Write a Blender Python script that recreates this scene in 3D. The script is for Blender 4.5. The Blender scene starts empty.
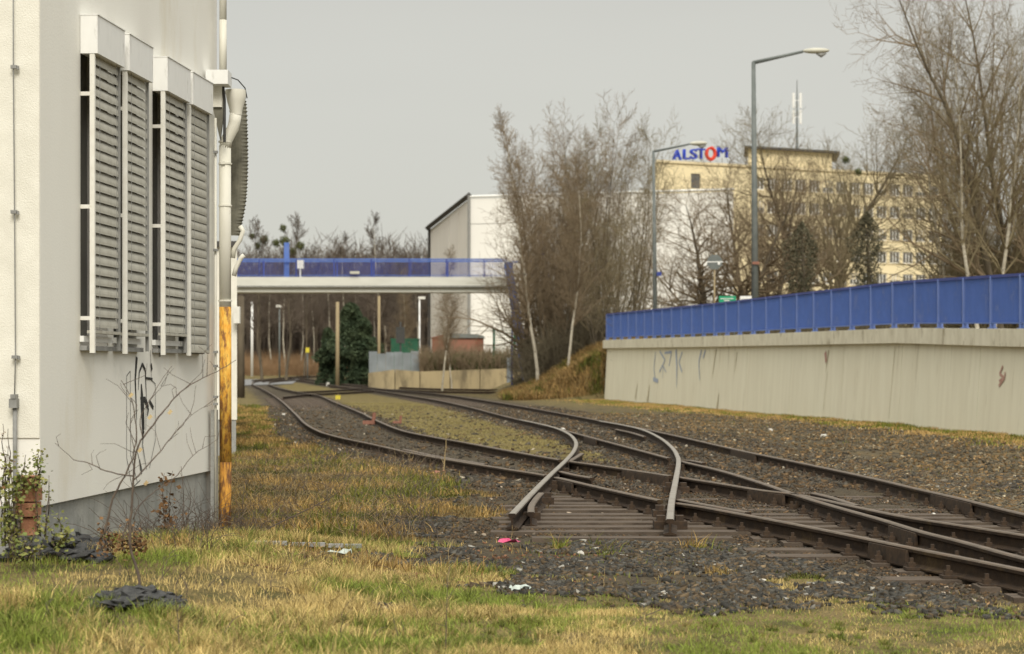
import bpy, math, random
import numpy as np
from mathutils import Vector, noise as mnoise
rnd = random.Random(7)
nr = np.random.RandomState(11)
scn = bpy.context.scene
COL = scn.collection
E = 1.535          # eye height above the ballast
HOR = 370.0        # picture row of the horizon
F = 2000.0         # focal length in pixels

# ---------------------------------------------------------------- camera
cd = bpy.data.cameras.new('camera'); cam = bpy.data.objects.new('camera', cd); COL.objects.link(cam)
cam.location = (0, 0, E); cam.rotation_euler = (math.radians(90), 0, 0)
cd.sensor_width = 36; cd.lens = 36*F/1024; cd.shift_y = (HOR-327)/1024
cd.clip_start = .1; cd.clip_end = 6000
cd.dof.use_dof = True; cd.dof.focus_distance = 18.5; cd.dof.aperture_fstop = 3.2
scn.camera = cam
# ---------------------------------------------------------------- light
SUN_EL, SUN_AZ = math.radians(40), math.radians(172)     # behind the camera
w = bpy.data.worlds.new('World'); scn.world = w; w.use_nodes = True
nt = w.node_tree; nt.nodes.clear()
sky = nt.nodes.new('ShaderNodeTexSky'); sky.sky_type = 'NISHITA'; sky.sun_disc = False
sky.sun_elevation = SUN_EL; sky.sun_rotation = SUN_AZ
sc_ = nt.nodes.new('ShaderNodeMixRGB'); sc_.blend_type = 'MULTIPLY'; sc_.inputs[0].default_value = 1
sc_.inputs[2].default_value = (.1, .1, .1, 1)
nt.links.new(sky.outputs[0], sc_.inputs[1])
mx = nt.nodes.new('ShaderNodeMixRGB'); mx.inputs[0].default_value = .95     # a closed cloud deck hides nearly all of the blue
tcw = nt.nodes.new('ShaderNodeTexCoord'); nzw = nt.nodes.new('ShaderNodeTexNoise')
mpw = nt.nodes.new('ShaderNodeMapping'); mpw.inputs['Scale'].default_value = (1, 1, 4)
nt.links.new(tcw.outputs['Generated'], mpw.inputs[0]); nt.links.new(mpw.outputs[0], nzw.inputs['Vector'])
nzw.inputs['Scale'].default_value = 1.3; nzw.inputs['Detail'].default_value = 4
rmp = nt.nodes.new('ShaderNodeValToRGB')
rmp.color_ramp.elements[0].position = .3; rmp.color_ramp.elements[0].color = (.328, .321, .289, 1)
rmp.color_ramp.elements[1].position = .7; rmp.color_ramp.elements[1].color = (.368, .360, .324, 1)
nt.links.new(nzw.outputs[0], rmp.inputs[0])
nt.links.new(sc_.outputs[0], mx.inputs[1]); nt.links.new(rmp.outputs[0], mx.inputs[2])
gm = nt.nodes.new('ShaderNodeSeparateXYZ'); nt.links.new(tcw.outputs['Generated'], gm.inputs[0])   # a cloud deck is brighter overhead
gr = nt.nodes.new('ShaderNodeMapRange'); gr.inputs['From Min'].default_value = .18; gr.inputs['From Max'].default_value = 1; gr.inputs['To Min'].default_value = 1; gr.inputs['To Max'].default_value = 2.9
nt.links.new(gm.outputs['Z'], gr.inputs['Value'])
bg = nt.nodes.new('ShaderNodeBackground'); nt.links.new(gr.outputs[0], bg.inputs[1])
ow = nt.nodes.new('ShaderNodeOutputWorld')
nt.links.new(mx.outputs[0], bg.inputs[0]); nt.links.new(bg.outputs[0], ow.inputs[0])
sl = bpy.data.lights.new('sun', 'SUN'); so = bpy.data.objects.new('sun', sl); COL.objects.link(so)
sl.energy = 1.5; sl.angle = math.radians(25); sl.color = (1, .94, .83)
sd = Vector((math.sin(SUN_AZ)*math.cos(SUN_EL), math.cos(SUN_AZ)*math.cos(SUN_EL), math.sin(SUN_EL)))
so.rotation_euler = sd.to_track_quat('Z', 'Y').to_euler()
scn.view_settings.view_transform = 'Standard'; scn.view_settings.look = 'None'
scn.view_settings.exposure = .8; scn.view_settings.gamma = 1

# ---------------------------------------------------------------- materials
def mat(name, c1, c2=None, scale=6, rough=.85, bump=.0, bscale=None, metal=0, detail=6, stretch=(1,1,1), c3=None, c3s=None, c3pos=(.55,.7), attr=None, spec=.3):
    m = bpy.data.materials.new(name); m.use_nodes = True
    t = m.node_tree; N = t.nodes; L = t.links; b = N['Principled BSDF']
    b.inputs['Roughness'].default_value = rough; b.inputs['Metallic'].default_value = metal
    b.inputs['Specular IOR Level'].default_value = spec
    c2 = c2 or tuple(x*.75 for x in c1)
    tc = N.new('ShaderNodeTexCoord'); mp = N.new('ShaderNodeMapping'); mp.inputs['Scale'].default_value = stretch
    L.new(tc.outputs['Object'], mp.inputs[0])
    n = N.new('ShaderNodeTexNoise'); n.inputs['Scale'].default_value = scale; n.inputs['Detail'].default_value = detail
    L.new(mp.outputs[0], n.inputs['Vector'])
    r = N.new('ShaderNodeValToRGB'); r.color_ramp.elements[0].position = .35; r.color_ramp.elements[1].position = .65
    r.color_ramp.elements[0].color = (*c1, 1); r.color_ramp.elements[1].color = (*c2, 1)
    L.new(n.outputs[0], r.inputs[0]); out = r.outputs[0]
    if attr:
        a = N.new('ShaderNodeAttribute'); a.attribute_name = attr
        q = N.new('ShaderNodeMixRGB'); q.blend_type = 'MULTIPLY'; q.inputs[0].default_value = 1
        L.new(out, q.inputs[1]); L.new(a.outputs['Color'], q.inputs[2]); out = q.outputs[0]
    if c3:
        n3 = N.new('ShaderNodeTexNoise'); n3.inputs['Scale'].default_value = c3s or scale*.4; n3.inputs['Detail'].default_value = 8
        n3.inputs['Roughness'].default_value = .65
        L.new(mp.outputs[0], n3.inputs['Vector'])
        r3 = N.new('ShaderNodeValToRGB'); r3.color_ramp.elements[0].position = c3pos[0]; r3.color_ramp.elements[1].position = c3pos[1]
        L.new(n3.outputs[0], r3.inputs[0])
        q = N.new('ShaderNodeMixRGB'); L.new(r3.outputs[0], q.inputs[0]); L.new(out, q.inputs[1]); q.inputs[2].default_value = (*c3, 1)
        out = q.outputs[0]
    L.new(out, b.inputs['Base Color'])
    if bump:
        nb = N.new('ShaderNodeTexNoise'); nb.inputs['Scale'].default_value = bscale or scale*4; nb.inputs['Detail'].default_value = 5
        L.new(tc.outputs['Object'], nb.inputs['Vector'])
        bp = N.new('ShaderNodeBump'); bp.inputs['Strength'].default_value = bump; bp.inputs['Distance'].default_value = .02
        L.new(nb.outputs[0], bp.inputs['Height']); L.new(bp.outputs[0], b.inputs['Normal'])
    return m

M = {}
M['plaster_front'] = mat('rough white plaster', (.80,.78,.70), (.72,.70,.62), 5, .9, .35, 110, c3=(.6,.56,.46), c3s=1.2, c3pos=(.62,.85))
M['plaster_side'] = mat('smooth off white plaster', (.82,.81,.76), (.79,.775,.725), 1.6, .9, .10, 60, stretch=(1,1,.35), c3=(.66,.61,.49), c3s=1.3, c3pos=(.55,.85))
M['concrete'] = mat('grey concrete', (.36,.36,.34), (.26,.265,.25), 5, .9, .35, 40, c3=(.15,.15,.13), c3s=9, c3pos=(.58,.75), stretch=(1,1,.6))
M['box'] = mat('pale aluminium box', (.80,.80,.78), (.76,.76,.74), 8, .5, c3=(.42,.41,.37), c3s=5, c3pos=(.62,.8), spec=.4, stretch=(2,2,.6))
M['slat'] = mat('cream blind slat', (.47,.455,.395), (.39,.375,.32), 12, .55, c3=(.30,.27,.21), c3s=14, c3pos=(.55,.8))
M['white_metal'] = mat('white painted metal', (.76,.75,.70), (.68,.66,.60), 10, .5, c3=(.45,.40,.3), c3s=12, c3pos=(.62,.8))
M['grey_metal'] = mat('dull grey metal', (.30,.30,.29), (.22,.22,.21), 12, .6)
M['dark_metal'] = mat('dark metal', (.06,.06,.055), (.04,.04,.04), 8, .6)
M['glass'] = mat('dark window glass', (.10,.10,.095), (.14,.135,.12), 2, .2, spec=.6)
M['pipe'] = mat('cream painted pipe', (.74,.72,.64), (.66,.64,.55), 6, .55, c3=(.38,.30,.19), c3s=7, c3pos=(.66,.8), stretch=(1,1,.4))
M['rust_pipe'] = mat('peeling orange pipe', (.80,.50,.10), (.68,.32,.04), 5, .75, .3, 40, c3=(.24,.11,.04), c3s=2.6, c3pos=(.46,.58), stretch=(7,7,2.2))
M['rust_dark'] = mat('brown rusted pipe', (.60,.30,.05), (.36,.16,.03), 5, .8, .3, 40, c3=(.12,.055,.025), c3s=2.4, c3pos=(.44,.58), stretch=(7,7,2))
M['corrugated'] = mat('weathered corrugated sheet', (.19,.18,.14), (.12,.115,.09), 9, .7, c3=(.1,.09,.07), c3s=5)
M['black_paint'] = mat('black spray paint', (.018,.018,.017), (.04,.04,.038), 30, .7)
M['blue_spray'] = mat('faded blue spray', (.30,.37,.50), (.42,.45,.50), 20, .8)
M['red_spray'] = mat('faded red spray', (.42,.22,.17), (.5,.32,.26), 20, .8)
M['brick'] = mat('orange brick', (.42,.21,.12), (.31,.14,.08), 18, .9, .4, 60)
M['rail_side'] = mat('rusty rail side', (.026,.016,.010), (.048,.029,.016), 9, .85, .3, 60, c3=(.105,.068,.028), c3s=2.2, c3pos=(.56,.74))
M['rail_top'] = mat('dull rail head', (.105,.078,.054), (.16,.122,.088), 6, .5, metal=.25, c3=(.13,.075,.04), c3s=3)
M['rail_shiny'] = mat('worn rail head', (.34,.31,.265), (.26,.225,.18), 6, .38, metal=.45, c3=(.22,.16,.11), c3s=5, c3pos=(.58,.75))
M['sleeper'] = mat('grey brown sleeper', (.125,.096,.072), (.068,.051,.038), 8, .9, .4, 40, stretch=(.5,3,1), c3=(.06,.05,.043), c3s=5)
M['iron'] = mat('rusty iron fitting', (.035,.025,.018), (.07,.044,.026), 20, .85)
M['ramp'] = mat('cream concrete retaining wall', (.80,.755,.59), (.74,.69,.53), 1.4, .9, .15, 12, stretch=(2.2,2.2,.22), c3=(.36,.30,.18), c3s=1.1, c3pos=(.60,.80))
M['coping'] = mat('weathered concrete coping', (.76,.71,.56), (.64,.59,.45), 1.6, .9, .2, 12, stretch=(2,2,1), c3=(.30,.25,.16), c3s=1.2, c3pos=(.56,.74))
M['coping_stain'] = mat('brown wall stain', (.52,.46,.31), (.44,.38,.25), 3, .9)
M['blue'] = mat('blue painted steel', (.10,.18,.49), (.085,.155,.43), 2, .5, c3=(.15,.21,.45), c3s=2)
M['blue_post'] = mat('lighter blue post', (.17,.24,.52), (.14,.21,.47), 2, .45)
M['blue_dark'] = mat('dark blue painted steel', (.045,.07,.30), (.035,.055,.24), 2, .5)
M['bridge'] = mat('white painted girder', (.66,.66,.60), (.58,.58,.52), 1.2, .7, stretch=(.4,1,2))
M['lamp_pole'] = mat('grey green lamp pole', (.16,.175,.17), (.12,.135,.13), 3, .6)
M['lamp_head'] = mat('pale lamp head', (.55,.54,.46), (.48,.47,.40), 3, .5)
M['hall_white'] = mat('white hall cladding', (.80,.79,.76), (.77,.76,.72), .15, .8)
M['hall_side'] = mat('grey cream hall cladding', (.76,.72,.66), (.71,.67,.61), .2, .8)
M['office'] = mat('yellow office render', (.80,.69,.45), (.75,.64,.41), .12, .9)
M['office_band'] = mat('pale office band', (.70,.60,.40), (.65,.55,.36), .2, .9)
M['roof_dark'] = mat('dark roof', (.085,.08,.075), (.06,.058,.055), .5, .8)
M['win_frame'] = mat('white window frame', (.72,.71,.68), (.66,.65,.62), 1, .5)
M['sign_blue'] = mat('blue sign letter', (.025,.06,.48), (.02,.05,.42), 1, .5)
M['sign_red'] = mat('red sign ring', (.66,.055,.025), (.6,.05,.025), 1, .5)
M['tan_wall'] = mat('tan concrete wall', (.42,.34,.20), (.32,.26,.155), .5, .9, stretch=(1,1,.3), c3=(.16,.13,.08), c3s=.9, c3pos=(.48,.66))
M['fence_grey'] = mat('blue grey fence panel', (.25,.28,.30), (.18,.2,.21), 1, .8)
M['green_paint'] = mat('green paint', (.02,.10,.055), (.015,.08,.045), 1, .6)
M['shed_red'] = mat('red brown shed brick', (.24,.10,.065), (.17,.075,.05), 1.2, .9, c3=(.30,.16,.10), c3s=.6)
M['road'] = mat('wet grey road', (.20,.20,.20), (.16,.16,.16), .2, .6)
M['wood_pole'] = mat('weathered wooden pole', (.36,.29,.17), (.27,.21,.13), 2, .9, stretch=(3,3,.3))
M['bark'] = mat('grey brown bark', (.14,.115,.08), (.09,.072,.05), 3, .9, stretch=(1,1,.3))
M['twig'] = mat('brown twigs', (.25,.19,.12), (.18,.135,.085), .6, .9)
M['twig_far'] = mat('dark brown twigs', (.14,.11,.085), (.10,.08,.062), .2, .9)
M['twig_olive'] = mat('olive twigs', (.24,.195,.115), (.17,.14,.08), .6, .9)
M['birch'] = mat('pale birch bark', (.50,.46,.37), (.36,.32,.25), 1.5, .9, c3=(.07,.06,.05), c3s=1.6, c3pos=(.56,.66), stretch=(1,1,2.5))
M['needles'] = mat('dark spruce needles', (.030,.050,.024), (.055,.075,.035), .8, .8)
M['ivy'] = mat('dark ivy leaves', (.075,.075,.045), (.12,.105,.065), .8, .8)
M['mistletoe'] = mat('olive mistletoe', (.10,.11,.035), (.07,.08,.03), 2, .8)
M['shrub'] = mat('grey brown shrub twigs', (.16,.135,.085), (.11,.09,.06), .8, .9)
M['grass'] = mat('grass blades', (1,1,1), (.8,.8,.8), 3, .75, attr='Col')
M['stone'] = mat('ballast stones', (1,1,1), (.7,.7,.7), 30, .85, attr='Col', bump=.3, bscale=120)
M['leaf'] = mat('green leaves', (.12,.16,.035), (.27,.25,.08), 12, .6)
M['dry_leaf'] = mat('dry brown leaves', (.22,.12,.05), (.13,.07,.03), 12, .8)
M['sap_bark'] = mat('sapling bark', (.13,.10,.075), (.08,.06,.05), 20, .8)
M['dry_bank'] = mat('reddish dry growth', (.34,.22,.12), (.24,.15,.08), .3, .9)
M['straw'] = mat('dry stalk', (.40,.31,.16), (.28,.2,.1), 10, .8)
M['asphalt'] = mat('broken black asphalt', (.03,.031,.032), (.07,.07,.07), 20, .8, .6, 60)
M['pink'] = mat('pink wrapper', (.62,.10,.22), (.5,.06,.16), 30, .4)
M['plastic'] = mat('crumpled clear plastic', (.52,.58,.54), (.4,.45,.42), 30, .3)
M['zinc'] = mat('dull zinc strip', (.42,.42,.41), (.3,.3,.29), 10, .45, metal=.3)
M['orange_paint'] = mat('faded orange red paint', (.28,.13,.09), (.22,.10,.07), 20, .7)
M['yellow_paint'] = mat('yellow paint', (.72,.60,.06), (.6,.5,.05), 10, .6)
M['white_stone'] = mat('pale stone', (.62,.60,.55), (.5,.48,.43), 20, .8)
M['green_sign'] = mat('green sign', (.02,.33,.17), (.02,.3,.15), 2, .5)
M['cable'] = mat('grey cable', (.25,.25,.24), (.2,.2,.19), 20, .6)

# ---------------------------------------------------------------- mesh helpers
class MB:
    def __init__(s): s.v = []; s.f = []; s.m = []
    def quad(s, a, b, c, d, m=0):
        n = len(s.v); s.v += [tuple(a), tuple(b), tuple(c), tuple(d)]; s.f.append((n, n+1, n+2, n+3)); s.m.append(m)
    def hexa(s, p, m=0):           # p: 4 bottom then 4 top, counter-clockwise from above
        n = len(s.v); s.v += [tuple(q) for q in p]
        for f in ((3,2,1,0),(4,5,6,7),(0,1,5,4),(1,2,6,5),(2,3,7,6),(3,0,4,7)):
            s.f.append(tuple(n+i for i in f)); s.m.append(m)
    def box(s, x0, x1, y0, y1, z0, z1, m=0, fr=None):
        p = [(x0,y0,z0),(x1,y0,z0),(x1,y1,z0),(x0,y1,z0),(x0,y0,z1),(x1,y0,z1),(x1,y1,z1),(x0,y1,z1)]
        if fr: p = [fr(*q) for q in p]
        s.hexa(p, m)
    def tube(s, pts, rad, n=8, m=0, cap=True):
        pts = [Vector(p) for p in pts]; k = len(pts)
        if not hasattr(rad, '__len__'): rad = [rad]*k
        base = len(s.v); ref = None
        for i, p in enumerate(pts):
            d = (pts[min(i+1, k-1)]-pts[max(i-1, 0)]).normalized()
            if ref is None: ref = Vector((0,0,1)) if abs(d.z) < .9 else Vector((1,0,0))
            a = (ref - d*ref.dot(d)).normalized(); b = d.cross(a); ref = a
            for j in range(n):
                t = 2*math.pi*j/n; s.v.append(tuple(p+(a*math.cos(t)+b*math.sin(t))*rad[i]))
        for i in range(k-1):
            for j in range(n):
                s.f.append((base+i*n+j, base+i*n+(j+1)%n, base+(i+1)*n+(j+1)%n, base+(i+1)*n+j)); s.m.append(m)
        if cap:
            s.f.append(tuple(base+j for j in range(n))[::-1]); s.m.append(m)
            s.f.append(tuple(base+(k-1)*n+j for j in range(n))); s.m.append(m)
    def mesh(s, name, mats, smooth=False):
        me = bpy.data.meshes.new(name); me.from_pydata(s.v, [], s.f)
        for q in (mats if isinstance(mats, (list, tuple)) else [mats]): me.materials.append(M[q])
        if any(s.m): me.polygons.foreach_set('material_index', s.m)
        if smooth: me.polygons.foreach_set('use_smooth', [True]*len(s.f))
        me.update(); return me
    def build(s, name, mats, parent=None, smooth=False, **kw):
        return link(name, s.mesh(name, mats, smooth), parent, **kw)
def link(name, me, parent=None, loc=None, rz=None, scale=None, label=None, cat=None, group=None, kind=None):
    o = bpy.data.objects.new(name, me); COL.objects.link(o)
    if parent: o.parent = parent
    if loc is not None: o.location = loc
    if rz is not None: o.rotation_euler = (0, 0, rz)
    if scale is not None: o.scale = scale if hasattr(scale, '__len__') else (scale,)*3
    if label: o['label'] = label
    if cat: o['category'] = cat
    if group: o['group'] = group
    if kind: o['kind'] = kind
    return o
def thing(name, label, cat, loc=(0,0,0), rz=0, group=None):
    return link(name, None, None, loc, rz, None, label, cat, group)
def npmesh(name, V, Fa, mats, cols=None, smooth=False):
    V = np.asarray(V, np.float32); Fa = np.asarray(Fa, np.int32)
    me = bpy.data.meshes.new(name); me.vertices.add(len(V)); me.vertices.foreach_set('co', V.ravel())
    k = Fa.shape[1]; me.loops.add(Fa.size); me.loops.foreach_set('vertex_index', Fa.ravel())
    me.polygons.add(len(Fa)); me.polygons.foreach_set('loop_start', np.arange(0, Fa.size, k, dtype=np.int32))
    me.polygons.foreach_set('loop_total', np.full(len(Fa), k, np.int32))
    me.materials.append(M[mats])
    if smooth: me.polygons.foreach_set('use_smooth', np.ones(len(Fa), bool))
    if cols is not None:
        a = me.color_attributes.new('Col', 'FLOAT_COLOR', 'POINT')
        c = np.ones((len(V), 4), np.float32); c[:, :3] = cols; a.data.foreach_set('color', c.ravel())
    me.update(calc_edges=True); return me
def sstep(a, b, x):
    t = np.clip((np.asarray(x, float)-a)/(b-a), 0, 1); return t*t*(3-2*t)
_tab = np.random.RandomState(3).rand(256, 256)
def vnoise(x, y, s=1.0):
    x = np.asarray(x, float)*s+1000.3; y = np.asarray(y, float)*s+1000.7
    xi = np.floor(x).astype(int); yi = np.floor(y).astype(int); fx = x-xi; fy = y-yi
    fx = fx*fx*(3-2*fx); fy = fy*fy*(3-2*fy)
    g = lambda i, j: _tab[i % 256, j % 256]
    return (g(xi,yi)*(1-fx)+g(xi+1,yi)*fx)*(1-fy)+(g(xi,yi+1)*(1-fx)+g(xi+1,yi+1)*fx)*fy
def fbm(x, y, s=1.0, o=4):
    r = 0; a = .5
    for i in range(o): r = r+a*vnoise(x, y, s); s *= 2.03; a *= .5
    return r/(1-.5**o)

# ---------------------------------------------------------------- surveying: sight lines of the photograph to ground positions
def zt(Y): return 1.0*float(sstep(120, 260, Y))
def P(x, y, h=0.0):
    lo, hi = 4.0, 420.0
    f = lambda Y: (E-(y-HOR)*Y/F)-(zt(Y)+h)
    for _ in range(50):
        mid = (lo+hi)/2
        if f(mid) > 0: lo = mid
        else: hi = mid
    return Vector(((x-512)*lo/F, lo, zt(lo)+h))
def at(x, y, Y): return Vector(((x-512)*Y/F, Y, E-(y-HOR)*Y/F))

def catmull(pts, step):
    pts = [Vector(p) for p in pts]; out = []
    q = [pts[0]*2-pts[1]]+pts+[pts[-1]*2-pts[-2]]
    for i in range(1, len(q)-2):
        n = max(1, int((q[i+1]-q[i]).length/step))
        for j in range(n):
            t = j/n
            out.append(.5*((2*q[i])+(q[i+1]-q[i-1])*t+(2*q[i-1]-5*q[i]+4*q[i+1]-q[i+2])*t*t+(3*q[i]-q[i-1]-3*q[i+1]+q[i+2])*t**3))
    out.append(pts[-1]); return out

RH = .152
PX = {
 'R1': [(290,377.5),(262,380),(252,383),(262,388.5),(272,394),(283,402),(295,413),(305,423),(318,430.5),(330,434.5),(345,438.3),(373,444),(404,451),(443,458.3),(500,467.6),(549,475.5),(600,487),(660,499.8),(700,506),(760,517),(820,528.5),(904,545.6),(962,557),(1024,569.5),(1130,592),(1300,630)],
 'R2': [(310,378.5),(275,381),(269,383.5),(277,387),(294,391),(318,395),(335,402),(360,412),(372,418),(400,429.5),(435,437),(460,441.3),(489,446.7),(525,453.3),(562,459.7),(600,465),(671,475.5),(720,483),(760,489.5),(800,494.5),(857,506.5),(904,516),(962,525),(1024,534.5),(1130,551),(1300,578)],
 'R3': [(296,379.5),(320,383),(350,387.3),(374,390),(413,396),(440,400.5),(470,407),(501,415),(532,422.5),(568,431),(600,439.5),(640,450),(679,460.3),(720,470),(760,482),(800,495.5),(837,506.5),(880,518.5),(920,530.6),(962,541),(1024,557.5),(1130,583),(1300,625)],
 'R0': [(290,376.5),(315,379.8),(340,383.3),(370,387),(400,390.3),(440,394),(477,399),(513,404.7),(560,413),(600,420.5),(643,428.5),(686,437.7),(740,450),(784,459),(860,475),(920,489),(960,498),(1024,513.5),(1130,535),(1300,568)],
}
RW = {k: [P(x, y, RH) for x, y in v] for k, v in PX.items()}
def interp_rail(k, Y):
    r = RW[k]; ys = np.array([p.y for p in r]); xs = np.array([p.x for p in r]); o = np.argsort(ys)
    return np.interp(Y, ys[o], xs[o])
# retaining wall line (plan) and heights
WL = [(4.85,102.,0,3.06,4.39), (7.95,78.,0,2.86,4.14), (10.85,55.5,0,2.70,4.0), (11.85,46.,0,2.48,3.76), (13.6,30.,0,2.3,3.55)]
def wall_x(Y):
    ys = [w_[1] for w_ in WL][::-1]; xs = [w_[0] for w_ in WL][::-1]
    return np.interp(Y, ys, xs)
def wall_top(Y):
    ys = [w_[1] for w_ in WL][::-1]; xs = [w_[3] for w_ in WL][::-1]
    return np.interp(Y, ys, xs)
def ztv(Y): return sstep(120, 260, Y)*1.0
def ground(X, Y):
    X = np.asarray(X, float); Y = np.asarray(Y, float)
    z = ztv(Y) + 0*X
    # rough ground, flat along the tracks
    x1 = interp_rail('R1', Y); x0 = interp_rail('R0', Y)
    off = sstep(.8, 2.5, np.maximum(x1-X, X-x0))
    near = 1-sstep(60, 200, Y)
    z = z-.035+off*((fbm(X, Y, .7, 3)-.5)*.10+.02)*near + (fbm(X, Y, 4, 2)-.5)*.022*(1-sstep(18, 34, Y))*(.3+.7*off)
    z = z+(1-off)*sstep(.36, .52, fbm(X, Y, .75, 3)+.12*sstep(24, 34, Y))*.042*sstep(20.5, 23, Y-np.where((X < x1) & (X > -.4), 3.2, 0))*(1-sstep(60, 110, Y))
    # earth banked against the corner of the building, falling to the end of its wall
    bank = sstep(-.6, -2.6, X)*sstep(19.5, 15.0, Y)*sstep(8, 12, Y)
    z = z+bank*.20
    # bank that carries the ramp road
    d = X-wall_x(Y)
    e1 = sstep(.30, .62, d)*(wall_top(Y)-.28)
    d2 = X-(4.9-np.minimum(np.maximum(Y-102, 0), 30)*.07)
    e2 = sstep(-4.6, 2.0, d2+(fbm(X, Y, .35, 3)-.5)*1.2)*2.9
    emb = np.where(Y < 102, e1, e2*sstep(102, 104.5, Y)+e1*(1-sstep(102, 104.5, Y)))
    fade = 1-sstep(150, 200, Y)
    z = z+emb*fade
    # far bank under the woods
    z = z+sstep(236, 262, Y)*2.1*sstep(20, -5, X)
    return z
def gz(x, y): return float(ground(x, y))

# ---------------------------------------------------------------- terrain sheet
def zones(X, Y):
    """weights: ballast, moss, dry grass (rest = grass)"""
    x1 = interp_rail('R1', Y); x2 = interp_rail('R2', Y); x3 = interp_rail('R3', Y); x0 = interp_rail('R0', Y)
    n = fbm(X, Y, 1.1, 3)-.5
    d1 = x1-X; d0 = X-x0
    corr = sstep(1.5, .55, d1+n*1.5)*sstep(3.2, 1.2, d0+n*1.5)
    mid = sstep(.45, .9, X-x2+n*.5)*sstep(.35, .8, x3-X+n*.5)*sstep(30, 38, Y)
    # stones spilled in front of the buffer end
    patch = sstep(-1.3, -.4, X+n*1.6)*sstep(13.0, 14.1, Y+n*2.6+.12*np.maximum(X-1.5, 0)*-1)*sstep(20.5, 18.5, Y+n*2)*sstep(.8, .1, X-x1-.5)
    patch2 = sstep(-1.4, -.6, X+n)*sstep(18, 19, Y)*sstep(24.5, 22, Y+n*3)*(X < x1)
    bal = np.clip(np.maximum(np.maximum(corr*(1-mid*.85), patch), patch2*.9), 0, 1)
    stubz = (X > -.5) & (X < x1) & (Y > 18.2) & (Y < 27); bal = np.where(stubz, np.maximum(bal, .97), bal)
    n2 = fbm(X+31, Y+9, 3.3, 3)-.5; n3 = fbm(X+5, Y-7, .8, 3)-.5
    bal = bal*np.where(X < x1-.9, sstep(-.02, .10, n2*.9+n3*1.1+.26*sstep(-1.2, .4, X)+.01), 1)
    bal = bal*sstep(11.9, 14.3, Y+n*2.2+n2*2.5)
    right = sstep(.8, 2.4, d0+n)*sstep(12.6, 14, Y+n*2)*(X-wall_x(Y) < .5)
    grav = right*(1-sstep(60, 95, Y)*.8)*sstep(.3, 1.6, wall_x(Y)-X+n*3)
    return bal, mid, grav
def terrain():
    Y = [-40, -20, -8, 0, 4, 7, 8.5]; y = 9.2
    while y < 460: Y.append(y); y *= 1.0105
    while y < 6000: Y.append(y); y *= 1.25
    Y = np.array(Y); u = np.linspace(-1, 1, 281)
    ex = np.array([1.06, 1.15, 1.3, 1.6, 2.2, 3.2, 5, 8, 14])
    u = np.concatenate([-ex[::-1], u, ex])
    W = np.maximum(4.5, .30*np.abs(Y)+2.6)
    XX = u[None, :]*W[:, None]; YY = np.repeat(Y[:, None], len(u), 1)
    Z = ground(XX, YY)
    R, C = XX.shape
    V = np.stack([XX, YY, Z], -1).reshape(-1, 3)
    i = np.arange(R*C).reshape(R, C)
    Fa = np.stack([i[:-1,:-1], i[:-1,1:], i[1:,1:], i[1:,:-1]], -1).reshape(-1, 4)
    b, m, g = zones(XX, YY)
    m_ = bpy.data.materials.new('ground'); M['ground'] = m_; m_.use_nodes = True
    t = m_.node_tree; N = t.nodes; L = t.links; bs = N['Principled BSDF']; bs.inputs['Roughness'].default_value = .95
    bs.inputs['Specular IOR Level'].default_value = .15
    tc = N.new('ShaderNodeTexCoord')
    def noise(s, d=6, r=.6):
        n = N.new('ShaderNodeTexNoise'); n.inputs['Scale'].default_value = s; n.inputs['Detail'].default_value = d; n.inputs['Roughness'].default_value = r
        L.new(tc.outputs['Object'], n.inputs['Vector']); return n.outputs[0]
    def ramp(src, stops):
        r = N.new('ShaderNodeValToRGB'); e = r.color_ramp.elements
        e[0].position, e[0].color = stops[0][0], (*stops[0][1], 1); e[1].position, e[1].color = stops[-1][0], (*stops[-1][1], 1)
        for p_, c in stops[1:-1]: q = e.new(p_); q.color = (*c, 1)
        L.new(src, r.inputs[0]); return r.outputs[0]
    def mix(f, a, b_):
        q = N.new('ShaderNodeMixRGB'); L.new(f, q.inputs[0]); L.new(a, q.inputs[1]); L.new(b_, q.inputs[2]); return q.outputs[0]
    grass = ramp(noise(2.2), [(.30,(.060,.065,.022)), (.45,(.115,.095,.040)), (.58,(.19,.145,.065)), (.75,(.085,.065,.035))])
    mul = N.new('ShaderNodeMixRGB'); mul.blend_type = 'MULTIPLY'; mul.inputs[0].default_value = 1; L.new(grass, mul.inputs[1])
    L.new(ramp(noise(70, 5, .8), [(.36,(.25,.25,.25)), (.5,(1,1,1)), (.66,(2.0,1.9,1.7))]), mul.inputs[2]); grass = mul.outputs[0]
    fine = ramp(noise(38, 4, .7), [(.35,(.013,.012,.009)), (.5,(.055,.047,.035)), (.62,(.13,.108,.078)), (.75,(.04,.034,.026))])
    brown = ramp(noise(12, 5, .7), [(.3,(.035,.027,.018)), (.7,(.13,.10,.06))])
    ball = mix(noise(.9, 4), fine, brown)
    gravel = mix(ramp(noise(.7, 6), [(.42,(0,0,0)), (.6,(1,1,1))]), fine, ramp(noise(5, 6, .7), [(.3,(.06,.045,.025)), (.7,(.19,.145,.075))]))
    moss = ramp(noise(3, 6), [(.3,(.055,.05,.022)), (.55,(.20,.155,.055)), (.75,(.07,.058,.03))])
    at_ = N.new('ShaderNodeAttribute'); at_.attribute_name = 'Col'; sp = N.new('ShaderNodeSeparateColor'); L.new(at_.outputs['Color'], sp.inputs[0])
    c = mix(sp.outputs[1], grass, moss); c = mix(sp.outputs[2], c, gravel); c = mix(sp.outputs[0], c, ball)
    L.new(c, bs.inputs['Base Color'])
    bp = N.new('ShaderNodeBump'); bp.inputs['Strength'].default_value = .8; bp.inputs['Distance'].default_value = .03
    L.new(noise(30, 4, .7), bp.inputs['Height']); L.new(bp.outputs[0], bs.inputs['Normal'])
    cols = np.stack([b, m, g], -1).reshape(-1, 3)
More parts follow.
